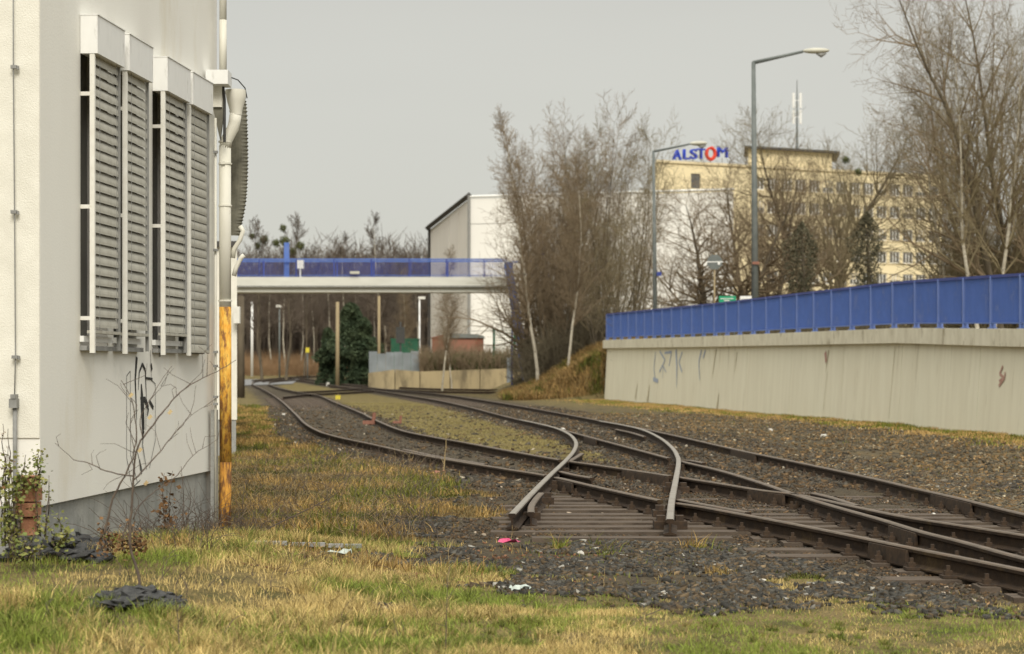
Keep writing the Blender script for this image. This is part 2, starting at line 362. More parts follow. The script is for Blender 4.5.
    me = npmesh('ground', V, Fa, 'ground', cols, True)
    link('ground', me, kind='structure', label='rough ground of dry grass, gravel and ballast')
terrain()

# ================================================================= LEFT BUILDING
CX, CY = -3.372, 14.29; dl = math.hypot(.089, 1); DU = (.089/dl, 1/dl); DN = (1/dl, -.089/dl)
def wf(u, w_, z): return (CX+DU[0]*u+DN[0]*w_, CY+DU[1]*u+DN[1]*w_, z)      # wall frame: along, out, up
def wpix(x, w_=0.0):       # distance along the wall seen at picture column x
    k = (x-512)/F; cx = CX+DN[0]*w_; cy = CY+DN[1]*w_
    return (cx-k*cy)/(k*DU[1]-DU[0])
bld = thing('white_building', 'white plastered building with grey concrete plinth at left edge of photo', 'building', (CX, CY, 0))
def child(mb, name, mats, parent=bld, **kw):
    off = Vector((CX, CY, 0)) if parent is bld else None
    if off: mb.v = [(x-CX, y-CY, z) for x, y, z in mb.v]
    return mb.build(name, mats, parent, **kw)
WINS = [(.95,1.66), (1.83,2.50), (3.00,3.77), (3.885,4.62)]
ZS, ZH = 1.72, 4.08
UE = 5.36; HT = 7.2
# side wall with openings
mb = MB(); us = [0]
for a, b in WINS: us += [a, b]
us.append(UE)
for i in range(len(us)-1):
    a, b = us[i], us[i+1]; hole = i % 2 == 1
    if hole:
        mb.box(a, b, -.3, 0, .56, ZS, fr=lambda u, w_, z: wf(u, w_, z)); mb.box(a, b, -.3, 0, ZH, HT, fr=lambda u, w_, z: wf(u, w_, z))
    else: mb.box(a, b, -.3, 0, .56, HT, fr=lambda u, w_, z: wf(u, w_, z))
child(mb, 'side_wall', 'plaster_side')
mb = MB(); mb.box(.0, UE-.01, -.30, -.03, -.4, .557, fr=wf)
for u in (.28, 2.1, 3.6): mb.box(u, u+.006, -.032, -.028, -.2, .55, fr=wf)
child(mb, 'plinth', 'concrete')
# front wall (faces the camera) and its higher plinth
mb = MB(); mb.box(-.012, .32, -5, -.002, 1.05, HT, fr=wf); child(mb, 'front_wall', 'plaster_front')
mb = MB(); mb.box(.004, .30, -5, -.304, -.4, 1.047, fr=wf); mb.box(.004, .02, -.304, -.006, .0, 1.047, fr=wf)
child(mb, 'front_plinth', 'concrete')
mb = MB(); mb.box(.3, UE-.02, -5, -.31, 0, HT-.1, fr=wf); child(mb, 'core', 'plaster_side')
mb = MB(); mb.box(-.1, UE+.2, -5, .12, HT+.003, HT+.25, fr=wf); child(mb, 'roof', 'roof_dark')
# windows: dark glass deep in each opening
for a, b in WINS:
    mb = MB()
    for (p, q, r, s) in ((a, a+.05, ZS, ZH), (b-.05, b, ZS, ZH), (a+.05, b-.05, ZS, ZS+.05), (a+.05, b-.05, ZH-.05, ZH)):
        mb.box(p+.001, q-.001, -.18, -.12, r+.001, s-.001, fr=wf)
    fr_ = child(mb, 'window', 'win_frame')
    mb = MB(); mb.box(a+.05, b-.05, -.16, -.15, ZS+.05, ZH-.05, fr=wf); mb.v = [(x-CX, y-CY, z) for x, y, z in mb.v]
    mb.build('pane', 'glass', fr_)
    mb = MB(); mb.box(a-.02, b+.02, .003, .055, ZS-.035, ZS+.0, fr=wf); child(mb, 'window_sill', 'grey_metal')
    mb = MB(); mb.box(a-.03, b+.03, .003, .035, ZS+.03, ZS+.075, fr=wf); child(mb, 'sill_bracket', 'box')

# graffiti on the side wall: sprayed strokes as thin paint ribbons
def ribbon(mb, pts, wd, fr, lift=.003):
    pts = [Vector(p) for p in pts]
    for i in range(len(pts)-1):
        a, b = pts[i], pts[i+1]; d = (b-a)
        if d.length == 0: continue
        d.normalize(); n = Vector((-d.y, d.x))
        w0 = wd[i] if hasattr(wd, '__len__') else wd; w1 = wd[i+1] if hasattr(wd, '__len__') else wd
        q = [a-n*w0, b-n*w1, b+n*w1, a+n*w0]
        mb.quad(*[fr(p.x, lift+.0004*(i % 3), p.y) for p in q])
def wp(x, y):
    u = wpix(x); Y = CY+DU[1]*u; return (u, E-(y-HOR)*Y/F)
mb = MB()
strokes = [([(126.5,376),(130,371),(130.5,455),(137,482)],.004), ([(126.5,376),(126.5,458),(132,488),(140,480)],.004),
 ([(136.5,357),(135,380),(136.5,420)],[.03,.02,.006]), ([(136,420),(137,452),(142,470)],.004),
 ([(138,390),(139,372),(142,364),(145,370),(146,395),(145.5,430)],[.004,.012,.016,.014,.006,.004]),
 ([(141,384),(142,404),(143,430),(142,437)],[.012,.05,.035,.01]), ([(140,398),(145,400),(148,408),(147,416)],[.01,.03,.02,.006]),
 ([(150,350),(151,380),(155,384),(155,440),(149,468)],.004), ([(149,401),(153,408)],.018), ([(145,378),(152,379)],.01),
 ([(150.5,364),(151.5,370)],.02), ([(143,428),(142,445),(146,470)],[.012,.008,.004]),([(139,460),(141,474)],[.012,.012]), ([(157,347),(158,342),(160,348),(159,357)],[.02,.04,.03,.006])]
for i_, (s_, wd) in enumerate(strokes):
    mb = MB(); ribbon(mb, [Vector(wp(*p)) for p in s_], wd, wf, .002+.0004*i_); child(mb, 'graffiti_stroke', 'black_paint')

# external blinds: each is a thing screwed to the wall (box, guide posts, slats, brackets)
def slat_mesh(L, tilt):
    mb = MB(); n = 5; W = .094
    prof = []
    for i in range(n+1):
        t = i/n-.5; prof.append((t*W, .010*(1-(2*t)**2)))
    ca, sa = math.cos(tilt), math.sin(tilt)
    pr = [(a*ca-b*sa, a*sa+b*ca) for a, b in prof]      # (out, up)
    for i in range(n):
        (a0, b0), (a1, b1) = pr[i], pr[i+1]
        for dz, fl in ((0, 0), (-.0016, 1)):
            q = [wfl(0, a0, b0+dz), wfl(L, a0, b0+dz), wfl(L, a1, b1+dz), wfl(0, a1, b1+dz)]
            mb.quad(*(q[::-1] if fl else q))
    return mb.mesh('slat', 'slat', True)
def wfl(u, w_, z): return (DU[0]*u+DN[0]*w_, DU[1]*u+DN[1]*w_, z)
blabels = ['external slatted blind nearest the camera under the first metal box', 'second slatted blind from the corner, its box just behind the nearest one',
           'third slatted blind from the corner, after the blank wall strip', 'farthest slatted blind with flatter slats beside the rusty downpipe']
tilts = [-1.2, -1.2, -1.18, -1.36]; bott = [1.86, 1.86, 1.88, 1.74]
boxes = [(.936,1.67), (1.81,2.516), (2.985,3.78), (3.872,4.635)]
for i, ((a, b), (ba, bb)) in enumerate(zip(WINS, boxes)):
    o = thing('external_blind', blabels[i], 'blind', wf(ba, 0, 0), group='external blinds on the side wall')
    L = b-a-.04
    def fr(u, w_, z, ba=ba): return wfl(u, w_, z)
    W = bb-ba
    mb = MB(); mb.box(0, W, .004, .138, 3.945, 4.235, fr=fr); mb.box(-.004, W+.004, .002, .145, 4.2352, 4.243, fr=fr)
    mb.build('head_box', 'box', o)
    ia = a-ba+.02
    mb = MB(); mb.box(ia-.03, ia-.002, .075, .113, 1.665, 3.943, fr=fr); mb.build('guide_post', 'white_metal', o)
    mb = MB(); mb.box(ia+L+.004, ia+L+.026, .08, .105, 1.69, 3.943, fr=fr); mb.build('guide_post', 'grey_metal', o)
    for z in (3.64, 2.78, 1.93):
        mb = MB(); mb.box(ia-.028, ia-.004, .002, .076, z-.015, z+.015, fr=fr); mb.build('bracket', 'white_metal', o)
    sm = slat_mesh(L, tilts[i]); sm2 = slat_mesh(L, tilts[i]*.75)
    z = 3.92; k = 0
    while z > bott[i]:
        s = link('slat', sm, o, wfl(ia, .078+rnd.uniform(-.003,.003), z)); s.rotation_euler = (rnd.uniform(-.002,.002), 0, rnd.uniform(-.002,.002))
        z -= .0805; k += 1
    mb = MB(); mb.box(ia, ia+L, .045, .112, bott[i]-.045, bott[i]-.022, fr=fr); mb.build('bottom_rail', 'slat', o)
    for q in (.16, .84):
        mb = MB(); mb.box(ia+L*q-.002, ia+L*q+.002, .112, .115, bott[i]-.02, 3.943, fr=fr); mb.build('cord', 'grey_metal', o)

# cable and conduit on the front wall
def fpx(x, y, w_=.02): return at(x, y, CY-.02-w_)
o = thing('wall_cable', 'thin grey cable running down the bright wall into a small junction box', 'cable', fpx(14, 400))
def ch(mb, o, name, m, **kw):
    l = o.location; mb.v = [(x-l.x, y-l.y, z-l.z) for x, y, z in mb.v]; return mb.build(name, m, o, **kw)
mb = MB(); mb.tube([fpx(13.2, -60), fpx(13.4, 70), fpx(14.6, 212), fpx(15.5, 357), fpx(14.5, 396)], .0045, 6); ch(mb, o, 'cable_run', 'cable', smooth=True)
for y in (67, 212, 357):
    mb = MB(); c = fpx(14.2 if y < 300 else 15.2, y, .015); mb.box(c.x-.022, c.x+.02, c.y-.02, c.y+.018, c.z-.012, c.z+.012); mb.box(c.x+.022, c.x+.032, c.y-.01, c.y+.018, c.z-.018, c.z+.008); ch(mb, o, 'clip', 'grey_metal')
mb = MB(); c = fpx(14, 403, .03); mb.box(c.x-.03, c.x+.025, c.y-.03, c.y+.05, c.z-.035, c.z+.03); mb.box(c.x-.018, c.x+.018, c.y-.036, c.y+.05, c.z+.031, c.z+.062); ch(mb, o, 'junction_box', 'grey_metal')
mb = MB(); mb.tube([fpx(15, 408), fpx(15.2, 535)], .016, 8); ch(mb, o, 'conduit', 'cable', smooth=True)

# downpipe, hopper and gutter
YP = 19.42
def pp(x, y, Y=YP): return at(x, y, Y)
o = thing('downpipe', 'cream downpipe whose lower half is rusty orange', 'drainpipe', (pp(225, 537).x, YP, 0))
mb = MB(); mb.tube([pp(236, 112), pp(234.5, 122), pp(233, 128), pp(226.5, 140), pp(225, 148)], [.058]*5, 14); ch(mb, o, 'elbow', 'pipe', smooth=True)
mb = MB(); mb.tube([pp(225, 146), pp(225.2, 308)], .058, 16); ch(mb, o, 'upper_pipe', 'pipe', smooth=True)
mb = MB(); mb.tube([pp(225.2, 307), pp(225.6, 462)], .0590, 16); ch(mb, o, 'rusty_pipe', 'rust_pipe', smooth=True)
mb = MB(); mb.tube([pp(225.6, 462), pp(224.5, 545)], .0592, 16); ch(mb, o, 'rusty_pipe', 'rust_dark', smooth=True, label='darker brown rusted bottom length of pipe')
for y in (141, 163, 300, 205):
    mb = MB(); mb.tube([pp(225.2, y), pp(225.2, y+1.6)], .066, 16)
    if y in (163,): mb.box(pp(222,y).x, pp(226,y).x, YP-.08, YP-.06, pp(0,y+2).z, pp(0,y-1).z)
    ch(mb, o, 'pipe_collar', 'pipe', smooth=False)
# funnel
mb = MB(); n = 16; 
for k, (y, rr, xo) in enumerate([(90,.10,235.5),(96,.098,236),(102,.085,236),(110,.062,236),(115,.058,236)]):
    c = pp(xo, y)
    for j in range(n):
        t = 2*math.pi*j/n; mb.v.append((c.x+rr*math.cos(t), c.y+rr*math.sin(t), c.z))
for k in range(4):
    for j in range(n): mb.f.append((k*n+j, k*n+(j+1)%n, (k+1)*n+(j+1)%n, (k+1)*n+j)); mb.m.append(0)
ch(mb, o, 'hopper', 'pipe', smooth=True)
mb = MB(); mb.tube([pp(223, 20, YP+.02), pp(223, 73, YP+.02)], .036, 10); mb.tube([pp(223, -60, YP+.02), pp(223, 21, YP+.02)], .035, 10); ch(mb, o, 'vent_pipe', 'pipe', smooth=True)
o = thing('eaves_end', 'pale flashing block with dark stay above the downpipe hopper', 'flashing', tuple(pp(214, 86)))
mb = MB(); a = pp(208, 86, 19.2); b = pp(230, 72, 19.2); mb.box(a.x, b.x, 19.05, 19.32, a.z, b.z); ch(mb, o, 'cap', 'box')
mb = MB(); a = pp(213, 108, 19.3); b = pp(223, 87, 19.3); mb.box(a.x, b.x, 19.22, 19.34, a.z, b.z-.002); ch(mb, o, 'block', 'plaster_front')
mb = MB(); A = [pp(213,108,19.25), pp(224,108,19.25), pp(220,140,19.25)]; n0 = len(mb.v)
mb.v += [tuple(q) for q in A]+[(q.x, q.y+.06, q.z) for q in A]; mb.f += [(0,2,1),(3,4,5),(0,1,4,3),(1,2,5,4),(2,0,3,5)]; mb.m += [0]*5
ch(mb, o, 'stay', 'corrugated')
mb = MB(); mb.tube([pp(223,86,19.25), pp(224.5,100,19.25), pp(224.5,142,19.25)], .014, 6); mb.tube([pp(230,77,19.3), pp(238,80,19.3), pp(245,88,19.4), pp(247,98,19.5)], .006, 6); ch(mb, o, 'stay_rod', 'dark_metal')
# corrugated curved sheet beside the pipe
mb = MB(); o = thing('corrugated_canopy', 'dark corrugated curved sheet hanging behind the downpipe', 'canopy', tuple(pp(240, 160, 20.0)))
def bow(t): return [(241,92,.03),(246,100,.07),(247.6,125,.09),(248.2,165,.09),(246.5,200,.08),(242,226,.05),(240,236,.02)][t]
cv = catmull([at(q[0], q[1], 20.05) for q in [bow(i) for i in range(7)]], .012)
rows = []
for i, c in enumerate(cv):
    k = .008*math.cos(i*math.pi/1.5)
    rr = []
    for j in range(9):
        t = j/8*math.pi*.62
        rr.append((c.x-.125*(1-math.cos(t))+k*math.cos(t)-.0, c.y-.02-.13*math.sin(t)*1.0+.10*j/8, c.z+0*k))
    rows.append(rr)
for i in range(len(rows)-1):
    for j in range(8): mb.quad(rows[i][j], rows[i+1][j], rows[i+1][j+1], rows[i][j+1])
ch(mb, o, 'corrugated_sheet', 'corrugated')
mb = MB(); mb.tube([pp(240,226), pp(243,231), pp(240,240), pp(234,249), pp(233,258)], .022, 8); mb.tube([pp(244,255), pp(241,258), pp(236,268), pp(234,276)], .022, 8); ch(mb, o, 'bent_bracket', 'pipe', smooth=True)
# second pale pipes by the post
o = thing('thin_wall_pipe', 'thin pale pipe with dark cable clamps beside the rusty downpipe', 'pipe', tuple(pp(214.5, 520, 19.4)))
mb = MB(); mb.tube([pp(215.5,118,19.25), pp(215.5,530,19.25)], .012, 8); ch(mb, o, 'pipe_run', 'pipe', smooth=True)
mb = MB(); mb.box(*sorted((pp(211,0,19.3).x, pp(217.5,0,19.3).x)), 19.27, 19.34, .03, 1.15); ch(mb, o, 'concrete_kerb', 'concrete')
for y in (152, 250, 352, 366, 397, 404):
    mb = MB(); c = pp(215.5, y, 19.22); mb.box(c.x-.02, c.x+.022, c.y-.02, c.y+.02, c.z-.012, c.z+.012); ch(mb, o, 'clamp', 'grey_metal')
# low wing farther back
o = thing('low_wing', 'low white wing with grey base glimpsed behind the rusty downpipe', 'building', (-6, 36, 0))
xe = (237-512)/F*36
def slant(mb, x1, y0, z0, z1): mb.hexa([(-14,y0,z0),(x1,y0,z0),(x1-3.9,60,z0),(-14,60,z0),(-14,y0,z1),(x1,y0,z1),(x1-3.9,60,z1),(-14,60,z1)])
mb = MB(); slant(mb, xe, 36, .64, 3.75); ch(mb, o, 'wall', 'plaster_front')
mb = MB(); slant(mb, xe-.02, 36.02, -.3, .637); ch(mb, o, 'plinth', 'concrete')
mb = MB(); slant(mb, xe+.02, 35.9, 3.753, 3.85); ch(mb, o, 'roof', 'roof_dark')
mb = MB(); c = at(237.5, 315, 35.9); mb.box(c.x-.06, c.x+.05, c.y-.1, c.y+.05, c.z-.15, c.z+.15); ch(mb, o, 'wall_lamp', 'white_metal')

# ================================================================= RAILWAY
prof = [(-.0625,0),(-.0625,.012),(-.012,.03),(-.009,.038),(-.009,.105),(-.034,.118),(-.036,.142),(-.028,.152),(.028,.152),(.036,.142),(.034,.118),(.009,.105),(.009,.038),(.012,.03),(.0625,.012),(.0625,0)]
def rail_mb(pts, zoff=0, flip=0):
    mb = MB(); n = len(prof); k = len(pts)
    for i, p in enumerate(pts):
        d = (pts[min(i+1, k-1)]-pts[max(i-1, 0)]); d.z = 0; d.normalize(); nx, ny = d.y, -d.x
        for a, b in prof: mb.v.append((p.x+nx*a, p.y+ny*a, p.z-RH+b+zoff))
    for i in range(k-1):
        for j in range(n):
            mb.f.append((i*n+j, (i+1)*n+j, (i+1)*n+(j+1)%n, i*n+(j+1)%n)); mb.m.append(1 if j in (6,7,8) else 0)
    mb.f.append(tuple(range(n))); mb.m.append(0); mb.f.append(tuple((k-1)*n+j for j in range(n))[::-1]); mb.m.append(0)
    return mb
def rail_between(key, xa, xb, extra=None):
    """centre line of rail `key` between two sight-line columns (None = end)"""
    pts = catmull(RW[key], .12)
    def col(p): return 512+F*p.x/p.y
    if xa is not None: pts = [p for p in pts if not (p.y < 60 and col(p) < xa)and not(p.y >= 60 and xa > 450)]
    if xb is not None: pts = [p for p in pts if (col(p) < xb or p.y > 60)]
    return [p for i, p in enumerate(pts) if p.y < 32 or i % 6 == 0 or i == len(pts)-1]
def resample(pts, step):
    out = [pts[0]]; acc = 0
    for a, b in zip(pts, pts[1:]):
        acc += (b-a).length
        if acc >= step: out.append(b); acc = 0
    return out
def add_rail(parent, pts, top='rail_top', zoff=0, label=None, name='rail'):
    l = parent.location; mb = rail_mb(pts, zoff); mb.v = [(x-l.x, y-l.y, z-l.z) for x, y, z in mb.v]
    o = mb.build(name, ['rail_side', top], parent)
    if label: o['label'] = label
    return o
T1 = thing('railway_track', 'nearest track, bending past the building and crossing in front of the cut off rails', 'railway track', (2, 20, 0))
T2 = thing('railway_track', 'right hand track farther from the camera, nearest the cream retaining wall', 'railway track', (4, 22, 0))
T3 = thing('railway_track', 'short stub of shiny rails bent toward the camera and cut off', 'railway track', (.8, 20, 0))
for key, T, cuts in (('R1', T1, [(None,549),(554,663),(674.5,None)]), ('R2', T1, [(None,561),(569,671.5),(678.5,None)]), ('R3', T2, [(None,670),(680.5,None)]), ('R0', T2, [(None,None)])):
    for a, b in cuts:
        pts = rail_between(key, a, b)
        pts = sorted(pts, key=lambda p: -p.y) if key != 'R1' and key != 'R2' else pts
        add_rail(T, pts, 'rail_top')
# horns
hornL = [(520,419.4),(540,423.6),(552,426.6),(562,430),(571,435),(576,442),(574,450),(566,459.5),(550.5,474),(533.7,490.6),(512,513.5)]
hornR = [(600,420.8),(622,424.6),(643,429.5),(660,437.5),(672,447),(677.5,455.7),(678.5,463),(676,478),(671.7,500.6),(670,519)]
for h in (hornL, hornR):
    pts = catmull([P(x, y, RH+.02) for x, y in h], .25)
    add_rail(T3, pts, 'rail_shiny', label='bent rail with bright worn head, cut off square', name='bent_rail')
# short check rails and flares
for T, h, nm in ((T3, [(582,453),(574,458),(566,462)], 'flare'), (T3, [(541,492.5),(536,498),(531.5,505),(531,512)], 'check_rail'), (T1, [(560,471),(575,474.5),(592,477.5)], 'check_rail'),
                 (T1, [(678,499),(715,506),(748,512)], 'check_rail'), (T2, [(813,492.5),(830,496.5),(857,505)], 'check_rail'),
                 (T2, [(616,429),(632,432.5),(645,436.5)], 'check_rail'), (T1, [(404,449),(440,456.5),(486,464)], 'check_rail'), (T2, [(680,459.5),(690,460),(704,462.5)], 'check_rail')):
    pts = catmull([P(x, y, RH-.008) for x, y in h], .25); add_rail(T, pts, 'rail_top', name=nm)
# fish plates on joints
def fish(T, key, Ya, Yb, side=-1):
    n = 12; l = T.location; mb = MB(); pts = []
    for i in range(n+1):
        Y = Ya+(Yb-Ya)*i/n; x = float(interp_rail(key, Y)); pts.append(Vector((x+side*.042, Y, zt(Y)+.075)))
    for a, b in zip(pts, pts[1:]):
        mb.hexa([(a.x-.02,a.y,a.z-.065),(a.x+.02,a.y,a.z-.065),(b.x+.02,b.y,b.z-.065),(b.x-.02,b.y,b.z-.065),(a.x-.012,a.y,a.z+.055),(a.x+.012,a.y,a.z+.055),(b.x+.012,b.y,b.z+.055),(b.x-.012,b.y,b.z+.055)])
    mb.v = [(x-l.x, y-l.y, z-l.z) for x, y, z in mb.v]; mb.build('fish_plate', 'iron', T)
for T, k, a, b in ((T2,'R0',33.0,35.2), (T2,'R0',21.0,22.6), (T1,'R2',26.2,28.0), (T1,'R1',24.8,25.6), (T1,'R1',15.6,16.3), (T2,'R3',17.2,18.1), (T1,'R2',22.5,23.4), (T2,'R3',40,42)): fish(T, k, a, b)
# sleepers: long timbers lying square to the view in the crossing, ordinary ones beyond
def sleeper_mesh(L, seed):
    r = random.Random(seed); mb = MB(); n = 5; W = .125
    for i in range(n):
        a = -L/2+L*i/n; b = -L/2+L*(i+1)/n
        mb.box(a, b, -W, W, -.13, 0)
    return mb.mesh('sleeper', 'sleeper')
Y = 12.4; i = 0; cnt = 0
while Y < 33:
    x1 = float(interp_rail('R1', Y)); x0 = float(interp_rail('R0', Y))
    xa = x1-.55; xb = x0+.6
    stub = 18.5 < Y < 27
    if stub: xa = min(xa, -.25+rnd.uniform(-.15,.15)+max(0, (Y-21))*.12)
    else: xa = x1-(.78 if 16.0 < Y < 17.4 else (.62 if 14.5 < Y < 15.2 else .2))+rnd.uniform(-.04,.04)
    T = T3 if stub else T1
    mb = MB(); tilt = rnd.uniform(-.012, .012); dz = rnd.uniform(-.008, .008)
    segs = 2
    xs = np.linspace(xa, xb, 9)
    for a, b in zip(xs, xs[1:]):
        za = rnd.uniform(-.004,.004)
        mb.box(a, b, Y-.135+tilt*(a-xa), Y+.135+tilt*(a-xa), -.14, dz)
    l = T.location; mb.v = [(x-l.x, y-l.y, z-l.z) for x, y, z in mb.v]; mb.build('sleeper', 'sleeper', T)
    Y += .60
sm = sleeper_mesh(2.7, 1)
def sleepers_along(T, ka, kb, Y0, Y1, step, L=None):
    Y = Y0
    while Y < Y1:
        xa = float(interp_rail(ka, Y)); xb = float(interp_rail(kb, Y)); xm = (xa+xb)/2
        xm2 = (float(interp_rail(ka, Y+1))+float(interp_rail(kb, Y+1)))/2
        ang = -math.atan2(xm2-xm, 1); s_ = max(1, (abs(xb-xa)+1.0)/2.7)
        l = T.location; o = link('sleeper', sm, T, (xm-l.x, Y-l.y, zt(Y)-l.z-.004), ang*.5, (s_, 1, 1)); Y += step*rnd.uniform(.96, 1.04)
sleepers_along(T1, 'R1', 'R2', 33.2, 110, .62)
sleepers_along(T2, 'R3', 'R0', 33.5, 110, .62)
# rail fastenings: sole plate with two bolts (near ones are told apart)
mb = MB(); mb.box(-.15, .15, -.075, .075, -.006, .014)
for s in (-1, 1): mb.box(s*.10-.028, s*.10+.028, -.03, .03, .014, .048); mb.box(s*.10-.014, s*.10+.014, -.014, .014, .048, .085)
fast = mb.mesh('rail_fastening', 'iron')
Y = 12.4
while Y < 33:
    for key, T in (('R1',T1),('R2',T1),('R3',T2),('R0',T2)):
        x = float(interp_rail(key, Y)); l = T.location
        if 512+F*x/Y < 1100: link('rail_fastening', fast, T, (x-l.x, Y-l.y, .004-l.z))
    Y += .6
# dark support blocks beneath the bent rails and across the gaps
for x, y in ((548,478),(560,466),(668,502),(676,480),(678,462),(540,490),(525,504),(670,512)):
    mb = MB(); p = P(x, y, .0); p = P(x, y, RH); mb.box(p.x-.16, p.x+.16, p.y-.12, p.y+.12, -.01, .07); mb.box(p.x-.13, p.x-.05, p.y-.06, p.y+.06, .0702, .12); mb.box(p.x+.05, p.x+.13, p.y-.06, p.y+.06, .0702, .12)
    l = T3.location; mb.v = [(a-l.x, b-l.y, c-l.z) for a, b, c in mb.v]; mb.build('cast_block', 'iron', T3)
mb = MB(); a = P(531, 531, 0); b = P(725, 533, 0); mb.box(a.x, b.x, 18.12, 18.36, -.1, .012); l = T3.location; mb.v = [(x-l.x, y-l.y, z-l.z) for x, y, z in mb.v]; mb.build('end_timber', 'sleeper', T3)
# far link between the two tracks and siding under the tan wall
T4 = thing('railway_track', 'far link track curving between the left and right tracks', 'railway track', (-13, 130, zt(130)))
for h in ([(374,390.5),(345,392),(310,393.8),(283,396.5)], [(362,388.5),(335,389.8),(312,391),(296,391.5)]):
    add_rail(T4, catmull([P(x, y, RH) for x, y in h], 2))
T5 = thing('railway_track', 'far siding ending in front of the tan retaining wall', 'railway track', (-5, 135, zt(135)))
for h in ([(330,386),(380,388.5),(440,391),(508,391.6)], [(340,383.5),(390,386.4),(440,388.4),(508,389.2)]):
    add_rail(T5, catmull([P(x, y, RH) for x, y in h], 2))
T6 = thing('railway_track', 'farthest track on the left heading toward the grey road', 'railway track', (-24, 180, zt(180)))
for h in ([(262,381),(282,379),(310,376.4),(322,375.6)], [(252,380),(275,378),(296,376.2),(310,375.4)]):
    add_rail(T6, catmull([P(x, y, RH) for x, y in h], 2))

# ================================================================= RAMP WALL AND BLUE RAILING
rw = thing('retaining_wall', 'long cream concrete retaining wall of the ramp, with faded spray marks', 'wall', (10.85, 55.5, 0))
wpts = [Vector((a, b, 0)) for a, b, *_ in WL]
cum = [0]
for a, b in zip(wpts, wpts[1:]): cum.append(cum[-1]+(b-a).length)
def wallat(s, off=0.0):
    for i in range(len(wpts)-1):
        if s <= cum[i+1] or i == len(wpts)-2:
            t = (s-cum[i])/(cum[i+1]-cum[i]); p = wpts[i].lerp(wpts[i+1], t); d = (wpts[i+1]-wpts[i]).normalized()
            n = Vector((d.y, -d.x, 0))           # toward the tracks
            if n.x > 0: n = -n
            c = WL[i][3]+(WL[i+1][3]-WL[i][3])*t; r = WL[i][4]+(WL[i+1][4]-WL[i][4])*t
            return p+n*off, c, r, math.atan2(d.y, d.x)
STOT = cum[-1]
joints = [0]; s = 0
for L in (5.2, 5.9, 6.0, 6.2, 6.0, 6.1, 5.9, 6.1): s += L; joints.append(s)
joints = [j for j in joints if j < cum[2]-1]+[cum[2], cum[2]+6.4, STOT]
def seg(mb, s0, s1, off0, off1, zb, zt_, bat=0.0):      # off0 front, off1 back
    k = max(1, int((s1-s0)/2))
    for i in range(k):
        a = s0+(s1-s0)*i/k; b = s0+(s1-s0)*(i+1)/k
        pa, ca, ra, _ = wallat(a, off0); pb, cb, rb, _ = wallat(b, off0); qa = wallat(a, off1)[0]; qb = wallat(b, off1)[0]
        ba = wallat(a, off0+bat)[0]; bb = wallat(b, off0+bat)[0]
        z0 = (zb, zb) if not callable(zb) else (zb(ca), zb(cb)); z1 = (zt_(ca), zt_(cb))
        mb.hexa([(ba.x,ba.y,z0[0]),(bb.x,bb.y,z0[1]),(qb.x,qb.y,z0[1]),(qa.x,qa.y,z0[0]),(pa.x,pa.y,z1[0]),(pb.x,pb.y,z1[1]),(qb.x,qb.y,z1[1]),(qa.x,qa.y,z1[0])])
for a, b in zip(joints, joints[1:]):
    mb = MB(); seg(mb, a+.012, b-.012, 0, -.45, -.3, lambda c: c-.42, .16); ch(mb, rw, 'wall_panel', 'ramp')
mb = MB(); seg(mb, 0.02, STOT-.02, -.03, -.44, -.3, lambda c: c-.43, .12); ch(mb, rw, 'wall_core', 'coping')
for a, b in zip(joints, joints[1:]):
    mb = MB(); seg(mb, a-(.3 if a == 0 else -.006), b-.006, .17, -.62, lambda c: c-.417, lambda c: c); ch(mb, rw, 'coping', 'coping')
# spray marks
def wsp(x, y):
    best = None
    for i in range(400):
        s = STOT*i/400; p = wallat(s)[0]
        d = abs(512+F*p.x/p.y-x)
        if best is None or d < best[0]: best = (d, s, p.y)
    return Vector((best[1], E-(y-HOR)*best[2]/F))
def wfr(s, lift, z):
    c = wallat(s)[1]; p = wallat(s, .012+lift+.16*(c-.42-z)/(c-.12))[0]; return (p.x, p.y, z)
mb = MB()
for st, wd in (([(656,352),(655,368),(658,382)],.05), ([(660,351),(666,360),(661,372)],.045), ([(665,353),(672,352),(670,366)],.05), ([(676,350),(678,366),(679,388)],[.12,.10,.02]),
               ([(683,352),(680,362),(684,372)],.05), ([(702,350),(700,362),(702,380)],[.08,.06,.03]), ([(706,350),(704,358)],.06), ([(655,379),(660,381)],.09), ([(664,378),(664,366),(668,372)],.03)):
    mb = MB(); ribbon(mb, [wsp(*p) for p in st], wd, wfr); ch(mb, rw, 'blue_spray_mark', 'blue_spray')
mb = MB()
for st, wd in (([(1004,366),(1001,374),(1006,378),(1001,386)],.035), ([(1006,372),(1008,377),(1003,381)],.03), ([(826,352),(827,362)],.10)): mb = MB(); ribbon(mb, [wsp(*p) for p in st], wd, wfr); ch(mb, rw, 'red_spray_mark', 'red_spray')
for px_, y0_, y1_, w0_ in ((716,349,378,.16),(640,382,399,.22),(652,384,402,.3),(738,352,372,.10),(722,392,410,.25),(829,350,372,.10),(829,372,410,.03),(896,346,418,.035)):
    mb = MB(); a_ = wsp(px_, y0_); b_ = wsp(px_-1.5, y1_); ribbon(mb, [a_, a_.lerp(b_, .5), b_], [w0_*.5, w0_*.3, .01] if y0_ < 380 else [.01, w0_*.35, w0_*.5], wfr); ch(mb, rw, 'stain', 'coping_stain')
